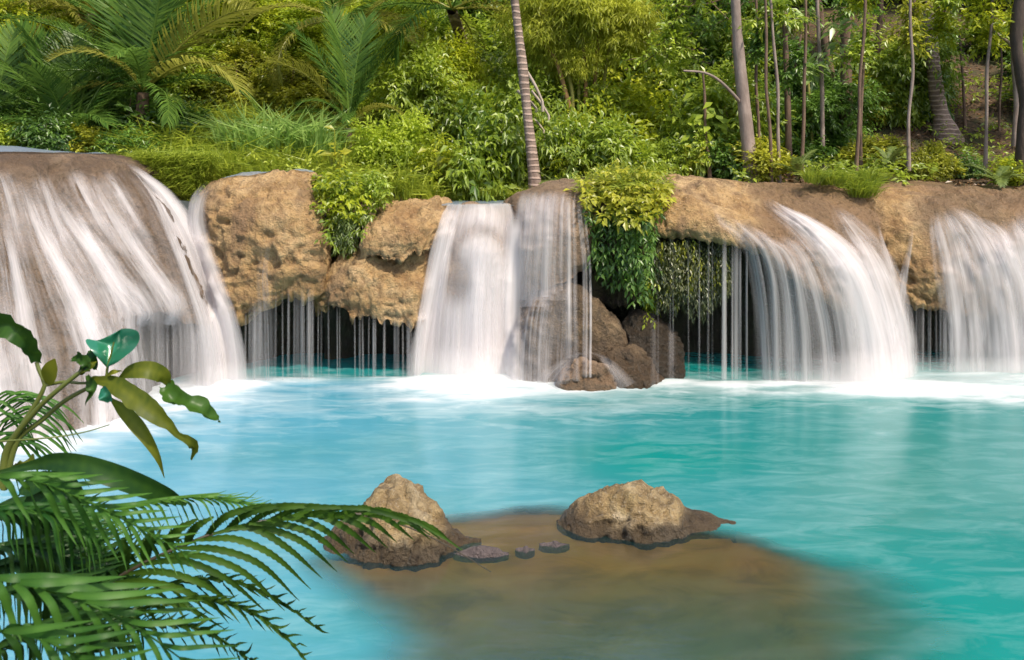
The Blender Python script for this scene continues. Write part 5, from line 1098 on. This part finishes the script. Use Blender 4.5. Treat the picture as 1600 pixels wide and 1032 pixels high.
# bank
bx_, by_ = np.meshgrid(np.linspace(-9, 1.2, 90), np.linspace(-4, 4.5, 70), indexing='ij')
bz_ = 1.9 - 3.2 * sstep(1.45, 2.9, by_) + .35 * sstep(-.95, -1.35, bx_) * sstep(2.6, 1.7, by_) - 3 * sstep(-.25, .9, bx_) + .05 * fbm(np.stack([bx_ * 1.5, by_ * 1.5, bx_ * 0], -1), 3, 4)
tag(obj('bank', make_mesh('bank', np.stack([bx_, by_, bz_], -1).reshape(-1, 3), grid_faces(90, 70), M['soil'])), 'earth bank under the near plants', None, None, 'structure')
# broad-leaved plant
Yp = 1.75
rt = root('broadleaf_plant', P(8, 735, Yp), 'near broad-leaved plant with curled glossy leaves and one emerald heart-shaped leaf')
mb = MB()
for pts, a, b in [([(2, 760, Yp), (10, 703, Yp), (38, 660, Yp), (70, 602, Yp), (62, 582, Yp), (57, 566, Yp)], 5.5, 3), ([(4, 762, Yp), (12, 704, Yp), (58, 640, Yp - .02), (96, 605, Yp - .03), (130, 578, Yp - .03)], 6, 3.2),
                  ([(6, 765, Yp), (29, 687, Yp), (64, 658, Yp), (102, 626, Yp), (150, 600, Yp), (166, 590, Yp)], 5, 3), ([(73, 602, Yp), (100, 597, Yp), (130, 599, Yp), (186, 592, Yp), (196, 588, Yp)], 2.6, 1.6), ([(166, 592, Yp), (168, 575, Yp), (178, 535, Yp)], 2.4, 1.2), ([(0, 690, Yp - .1), (80, 684, Yp - .1), (130, 676, Yp - .05), (171, 664, Yp)], 1.6, .9)]:
    stem(mb, pts, a, b)
near(rt, 'stem', mb, 'stem')
def leaf(pts, w, mat, **kw):
    mb = MB(); blade(mb, [(x, y, Yp + d) for x, y, d in pts], w, **kw); return near(rt, 'leaf', mb, mat)
leaf([(57, 566, 0), (50, 545, -.02), (34, 522, -.05), (12, 508, -.05), (-25, 505, 0)], [12, 26, 34, 44, 50, 40], 'glossy', cup=.35, crumple=.006, twist=.8, tint=.45, nrm=(.3, -.8, .3))
leaf([(72, 600, 0), (78, 584, -.02), (86, 561, -.03)], [4, 24, 33, 32, 24, 3], 'yel', tint=.85, cup=.1, nrm=(0, -1, .15))
mb = MB()                                                             # the emerald heart-shaped leaf: edge, midrib, edge rows
Lp = cr_resample(A([(166, 574, 0), (156, 563, -.02), (144, 549, -.03), (134, 535, -.02), (135, 530, -.01), (152, 532, 0), (172, 524, .01), (185, 517, .01)], float), 30)
Mp = cr_resample(A([(167, 574, 0), (170, 560, .01), (174, 548, .015), (178, 538, .02), (181, 530, .02), (183, 524, .02), (186, 519, .015), (187, 516, .01)], float), 30)
Rp = cr_resample(A([(168, 574, 0), (181, 568, -.02), (197, 556, -.04), (210, 545, -.05), (218, 531, -.05), (216, 519, -.05), (204, 514, -.03), (190, 514, 0)], float), 30)
rows = []
for t in np.linspace(-1, 1, 9):
    q = Mp + (Lp - Mp) * max(-t, 0) + (Rp - Mp) * max(t, 0); q[:, 2] += Yp - .02 * (1 - abs(t)) * abs(t) * 4 * (.5 + .5 * np.sin(np.linspace(0, 9, 30) + 2 * t)) * .5
    rows.append(p3(q))
V = np.stack(rows, 1); mb.add(V, grid_faces(30, 9), (.45 + .5 * (np.abs(np.linspace(-1, 1, 9)) < .1))[None].repeat(30, 0).ravel()); near(rt, 'leaf', mb, 'emerald')
leaf([(186, 590, 0), (205, 581, -.02), (232, 579, -.02), (254, 587, 0), (264, 602, .02)], [3, 20, 30, 32, 26, 8], 'yel', tint=.45, cup=.12, nrm=(0, -.9, .5))
leaf([(258, 600, .02), (272, 622, 0), (292, 632, -.02), (315, 645, -.02), (340, 662, .02)], [14, 36, 26, 38, 34, 10], 'glossy', cup=.4, crumple=.007, twist=1.0, tint=.9, seed=3)
leaf([(140, 594, 0), (174, 600, -.02), (209, 622, -.04), (247, 650, -.05), (279, 680, -.03), (304, 698, 0), (298, 720, .02)], [8, 26, 34, 38, 26, 9, 20, 4], 'yel', tint=.22, cup=.15, crumple=.003, n=40, seed=5)
leaf([(172, 622, 0), (198, 647, -.02), (227, 682, -.03), (247, 716, -.02), (257, 747, 0)], [3, 22, 26, 18, 9, 1], 'yel', tint=.6, cup=.15)
leaf([(138, 588, 0), (143, 612, -.02), (132, 635, 0)], [6, 18, 14, 8, 1], 'glossy', tint=.8, cup=.25, crumple=.003)
leaf([(160, 606, -.02), (165, 618, -.04), (172, 628, -.03)], [6, 22, 24, 8], 'emerald', tint=.3, cup=.2, nrm=(0, -1, .1))
leaf([(128, 582, 0), (136, 572, -.03), (126, 562, -.03), (118, 556, 0)], [10, 28, 22, 16, 4], 'glossy', tint=.3, cup=.4, crumple=.008, seed=9)
leaf([(130, 584, 0), (142, 572, -.04), (152, 566, -.02)], [8, 20, 16, 3], 'yel', tint=.35, cup=.3, crumple=.004, seed=11)
leaf([(166, 588, 0), (178, 582, -.02), (191, 580, 0)], [3, 9, 9, 2], 'yel', tint=.9, cup=.2)
leaf([(150, 578, .02), (143, 562, .0), (140, 548, .02)], [6, 24, 20, 4], 'glossy', tint=.2, cup=.2)
leaf([(10, 742, 0), (30, 735, -.05), (42, 724, -.05), (50, 712, 0)], [6, 26, 26, 4], 'yel', tint=.15, cup=.2, crumple=.004)
# strap leaves
rt = root('strap_leaf_plant', P(0, 790, 1.55), 'near plant with one long dark arching strap leaf reaching over the water')
Yp = 1.55
leaf([(0, 740, 0), (48, 728, 0), (85, 722, -.03), (130, 728, -.06), (182, 744, -.06), (230, 762, -.02), (292, 788, .06)], [10, 16, 30, 36, 40, 38, 30, 6], 'glossy', tint=.38, cup=.14, n=40, nrm=(0, -.9, .35))
leaf([(40, 800, 0), (80, 765, 0), (110, 775, -.03), (128, 815, 0)], [20, 56, 60, 40, 6], 'glossy', tint=.05, cup=.2)
leaf([(30, 770, 0), (70, 752, 0), (95, 742, 0)], [8, 40, 34, 4], 'glossy', tint=.02, cup=.2)
# fronds -------------------------------------------------------------
def px_path(pts, n): return cr_resample(np.asarray(pts, float), n)
def frond_px(rt, spine, n, lo, up, w, mat, s0=.06, r=(3.0, .8), teeth=0, cup=.18, tint=.5, lenprof=((0, .6), (.25, 1), (.7, .8), (1, .35)), wprof=((0, 1), (1, .7)), bend=.5, rach='rach', depth=.10):
    """spine: [(px,py,Y)]; lo/up: (dx,dy) pixel reach of the lower and upper leaflets at mid-frond"""
    mb = MB(); sp = px_path(spine, 200); stem(mb, [tuple(q) for q in sp[::12]] + [tuple(sp[-1])], r[0], r[1]); 
    near(rt, 'rachis', mb, rach) if False else None
    for i in range(n):
        s = s0 + (1 - s0) * i / (n - 1); q = sp[min(int(s * 199), 199)]; q2 = sp[min(int(s * 199) + 6, 199)]; tg = q2[:2] - sp[max(int(s * 199) - 6, 0)][:2]; tg = tg / (np.linalg.norm(tg) + 1e-6)
        k = np.interp(s, [a for a, b in lenprof], [b for a, b in lenprof]); kw = np.interp(s, [a for a, b in wprof], [b for a, b in wprof])
        for sg, v in ((1, lo), (-1, up)):
            if v is None: continue
            dx, dy = A(v) * k * rg.uniform(.88, 1.1); L = math.hypot(dx, dy)
            m = q[:2] + tg * L * bend * .6 + A([dx, dy]) * .18; m2 = q[:2] + tg * L * bend * .55 + A([dx, dy]) * .55; e = q[:2] + tg * L * bend * .45 + A([dx, dy])
            dd = depth * rg.uniform(-1, 1)
            blade(mb, [(q[0], q[1], q[2]), (m[0], m[1], q[2] - .02 + dd * .4), (m2[0], m2[1], q[2] + dd * .8), (e[0] + rg.normal(0, 3), e[1] + rg.normal(0, 3), q[2] + dd)], [w * kw * z for z in (.35, .9, 1, .85, .55, .05)], cup=cup, tint=float(np.clip(rg.normal(tint, .15), 0, 1)), n=27 if teeth else 12, nc=5 if teeth else 3, teeth=teeth, nrm=(rg.normal(0, .2), -.75, .5))
    return near(rt, 'frond', mb, mat)
rt = root('fern_plant', P(100, 1060, 1.5), 'near dark fern whose long toothed frond arches across the pointed pool rock', 'fern')
Yf = 1.55
SP = [(128, 950, Yf), (142, 936, Yf), (180, 906, Yf), (225, 880, Yf), (273, 858, Yf + .02), (322, 838, Yf + .04), (370, 824, Yf + .06), (412, 814, Yf + .08), (496, 805, Yf + .12), (567, 804, Yf + .16), (625, 819, Yf + .18), (690, 848, Yf + .2), (767, 894, Yf + .22)]
mb = MB(); stem(mb, SP, 3.2, .7, .3); near(rt, 'rachis', mb, 'rach')
sp = px_path(SP, 300); mb = MB()
def sidx(x): return int(np.argmin(np.abs(sp[:, 0] - x)))
for i, x in enumerate([148, 172, 196, 222, 248, 276, 304, 332, 360, 388, 416, 444, 474, 504, 534, 564, 594, 622]):     # lower, drooping pinnae
    q = sp[sidx(x)]; f = np.interp(x, [140, 250, 400, 520, 640], [1.05, 1.05, .8, .62, .42]) * rg.uniform(.93, 1.07)
    dy = np.interp(x, [140, 250, 400, 640], [42, 76, 66, 62])
    blade(mb, [(q[0], q[1], Yf), (q[0] + 62 * f, q[1] - 2 + 4 * rg.normal(), q[2] - .03), (q[0] + 125 * f, q[1] + dy * .32 * f, q[2] - .02), (q[0] + 186 * f, q[1] + dy * f * 1.08, q[2] + .05)], [4, 12, 13, 12, 9, 5, 1], n=41, teeth=1, cup=.12, tint=float(rg.uniform(.25, .75)), nrm=(0, -.95, .4), seed=i)
for i, (pp, w_) in enumerate([([(135, 942), (108, 900), (86, 876)], 27), ([(160, 920), (140, 885), (128, 862)], 24), ([(193, 898), (196, 864), (192, 840)], 32), ([(225, 880), (234, 848), (240, 826)], 30), ([(257, 864), (277, 830), (309, 811)], 21), ([(290, 850), (309, 822), (334, 808)], 19), ([(322, 838), (352, 808), (384, 796), (424, 787)], 14), ([(352, 829), (390, 802), (440, 790), (480, 788)], 13), ([(386, 820), (430, 796), (490, 790), (520, 794)], 12), ([(420, 813), (470, 795), (540, 793), (570, 798)], 11), ([(470, 808), (530, 794), (590, 798), (622, 812)], 10), ([(520, 805), (575, 797), (640, 816), (672, 836)], 9), ([(575, 806), (640, 812), (690, 838), (722, 860)], 8)]):
    pl = [(x, y, Yf + .05 + (.0 if j else 0) - .05 * (j > 0)) for j, (x, y) in enumerate(pp)]
    blade(mb, pl, [w_ * .5, w_, w_, w_ * .95, w_ * .7, w_ * .2], n=31, teeth=1, cup=.12, tint=float(rg.uniform(.15, .55)), nrm=(0, -.95, .35), seed=40 + i)
near(rt, 'frond', mb, 'fernd')
frond_px(rt, [(110, 985, 1.6), (180, 945, 1.62), (270, 912, 1.66), (350, 905, 1.7), (420, 930, 1.74), (492, 978, 1.78)], 20, (44, 34), (34, -12), 9, 'fernd', teeth=1, tint=.5)
frond_px(rt, [(120, 1010, 1.5), (200, 960, 1.52), (290, 935, 1.56), (380, 950, 1.6), (440, 990, 1.64), (480, 1036, 1.66)], 20, (40, 42), (44, -6), 8, 'fernd', teeth=1, tint=.35)
frond_px(rt, [(90, 1040, 1.45), (160, 1000, 1.47), (240, 975, 1.5), (320, 985, 1.52), (390, 1030, 1.55)], 18, (30, 48), (40, -20), 10, 'fernd', teeth=1, tint=.15)
frond_px(rt, [(40, 990, 1.7), (100, 930, 1.72), (150, 890, 1.74), (220, 850, 1.78), (290, 842, 1.8)], 16, (46, 40), (24, -38), 12, 'fernd', teeth=1, tint=.1)
# light palm-like fronds
rt = root('palm_plant', P(-30, 900, 1.3), 'near bright green palm fronds with drooping pointed leaflets in the lower corner')
frond_px(rt, [(-20, 742, 1.25), (60, 752, 1.27), (120, 776, 1.3), (200, 815, 1.34), (285, 862, 1.4)], 13, (56, 104), (110, -10), 10, 'fernl', bend=.2, tint=.45, depth=.06, wprof=((0, 1.2), (1, .5)))
frond_px(rt, [(90, 830, 1.5), (160, 800, 1.52), (240, 782, 1.55), (320, 778, 1.58), (430, 796, 1.62)], 28, (34, 52), (70, -8), 5.6, 'fernl', tint=.6, depth=.06, wprof=((0, 1.2), (1, .5)))
frond_px(rt, [(-30, 800, 1.4), (30, 790, 1.42), (90, 805, 1.44), (150, 840, 1.48)], 21, (30, 112), (96, 0), 7.4, 'fernl', tint=.25, depth=.06)
frond_px(rt, [(-40, 898, 1.05), (60, 918, 1.06), (140, 945, 1.08), (220, 985, 1.1), (310, 1050, 1.14)], 11, (60, 150), (190, -10), 13, 'fernl', bend=.22, tint=.45, depth=.05, cup=.10, wprof=((0, 1.2), (1, .5)))
frond_px(rt, [(-40, 985, 1.0), (30, 990, 1.0), (100, 1015, 1.02), (170, 1060, 1.05)], 8, (40, 140), (150, -20), 14, 'fernl', bend=.22, tint=.3, depth=.05, cup=.10)
frond_px(rt, [(-40, 860, 1.5), (40, 850, 1.5), (110, 880, 1.52), (160, 930, 1.55)], 25, (20, 100), (90, -20), 9.3, 'glossy', tint=.12, depth=.08)
frond_px(rt, [(-40, 940, 1.3), (40, 915, 1.3), (100, 950, 1.34), (140, 1010, 1.4)], 24, (10, 110), (100, -20), 10.5, 'glossy', tint=.08, depth=.08)
frond_px(rt, [(-60, 1050, 1.3), (40, 985, 1.3), (130, 975, 1.34), (200, 1010, 1.4)], 24, (20, 100), (80, -30), 9.3, 'glossy', tint=.15, depth=.08)
frond_px(rt, [(-60, 800, 1.7), (20, 800, 1.7), (100, 830, 1.72), (190, 900, 1.75)], 33, (20, 110), (100, -40), 10.5, 'glossy', tint=.05, depth=.10)
frond_px(rt, [(-60, 900, 1.8), (20, 880, 1.8), (120, 900, 1.82), (210, 970, 1.85)], 33, (20, 110), (100, -40), 10.5, 'glossy', tint=.05, depth=.10)
# thin arching grass blades by the sloping terrace
rt = root('sedge', P(-20, 720, 2.3), 'thin arching sedge blades in front of the foot of the sloping terrace', 'sedge'); mb = MB()
for k in range(26):
    x0, y0 = rg.uniform(-40, 20), rg.uniform(640, 720); L = rg.uniform(60, 150); d = rg.uniform(-25, 60)
    blade(mb, [(x0, y0, 2.3), (x0 + L * .4, y0 - 28 + d * .2, 2.28), (x0 + L * .8, y0 - 10 + d * .6, 2.3), (x0 + L, y0 + 14 + d, 2.33)], [3, 5, 5, 3.5, .6], n=14, nc=3, tint=float(rg.uniform(.1, .9)))
near(rt, 'blades', mb, 'fernl')
# ------------------------------------------------------------------ camera, light, sky
cam = bpy.data.cameras.new('camera'); co = bpy.data.objects.new('camera', cam); COL.objects.link(co)
co.location = (0, 0, H); co.rotation_euler = (math.radians(90), 0, 0)
cam.sensor_width = 36; cam.lens = FOC / 1600 * 36; cam.shift_y = -(516 - CY) / 1600; cam.clip_end = 600; cam.clip_start = .05
cam.dof.use_dof = True; cam.dof.focus_distance = 9.5; cam.dof.aperture_fstop = 11
scene.camera = co
EL, AZ = math.radians(SUN_EL), math.radians(SUN_AZ)      # azimuth clockwise from +Y
sv = Vector((math.sin(AZ) * math.cos(EL), math.cos(AZ) * math.cos(EL), math.sin(EL)))
su = bpy.data.lights.new('sun', 'SUN'); su.energy = SUN_E; su.angle = math.radians(SUN_ANG); su.color = (1, .90, .74)
so = bpy.data.objects.new('sun', su); COL.objects.link(so); so.rotation_euler = sv.to_track_quat('Z', 'Y').to_euler(); so.location = (0, 0, 30)
w = bpy.data.worlds.new('World'); scene.world = w; w.use_nodes = True
nt = w.node_tree; nt.nodes.clear(); g = N(nt)
sky = g('ShaderNodeTexSky', sky_type='NISHITA', sun_disc=False, sun_elevation=EL, sun_rotation=AZ, air_density=1.0, dust_density=2.5, ozone_density=1.0)
bg = g('ShaderNodeBackground', i_Strength=SKY_E); nt.links.new(sky.outputs[0], bg.inputs['Color'])
ow = nt.nodes.new('ShaderNodeOutputWorld'); nt.links.new(bg.outputs[0], ow.inputs['Surface'])
vs = scene.view_settings; scene.display_settings.display_device = 'sRGB'; vs.view_transform = 'Standard'; vs.look = 'None'; vs.exposure = EXPO; vs.gamma = 1
scene.render.engine = 'CYCLES'; cy = scene.cycles
cy.max_bounces = 10; cy.diffuse_bounces = 3; cy.glossy_bounces = 3; cy.transmission_bounces = 6; cy.transparent_max_bounces = 48
cy.use_denoising = True; cy.use_adaptive_sampling = True; cy.adaptive_threshold = .015; cy.caustics_reflective = False; cy.sample_clamp_indirect = 8
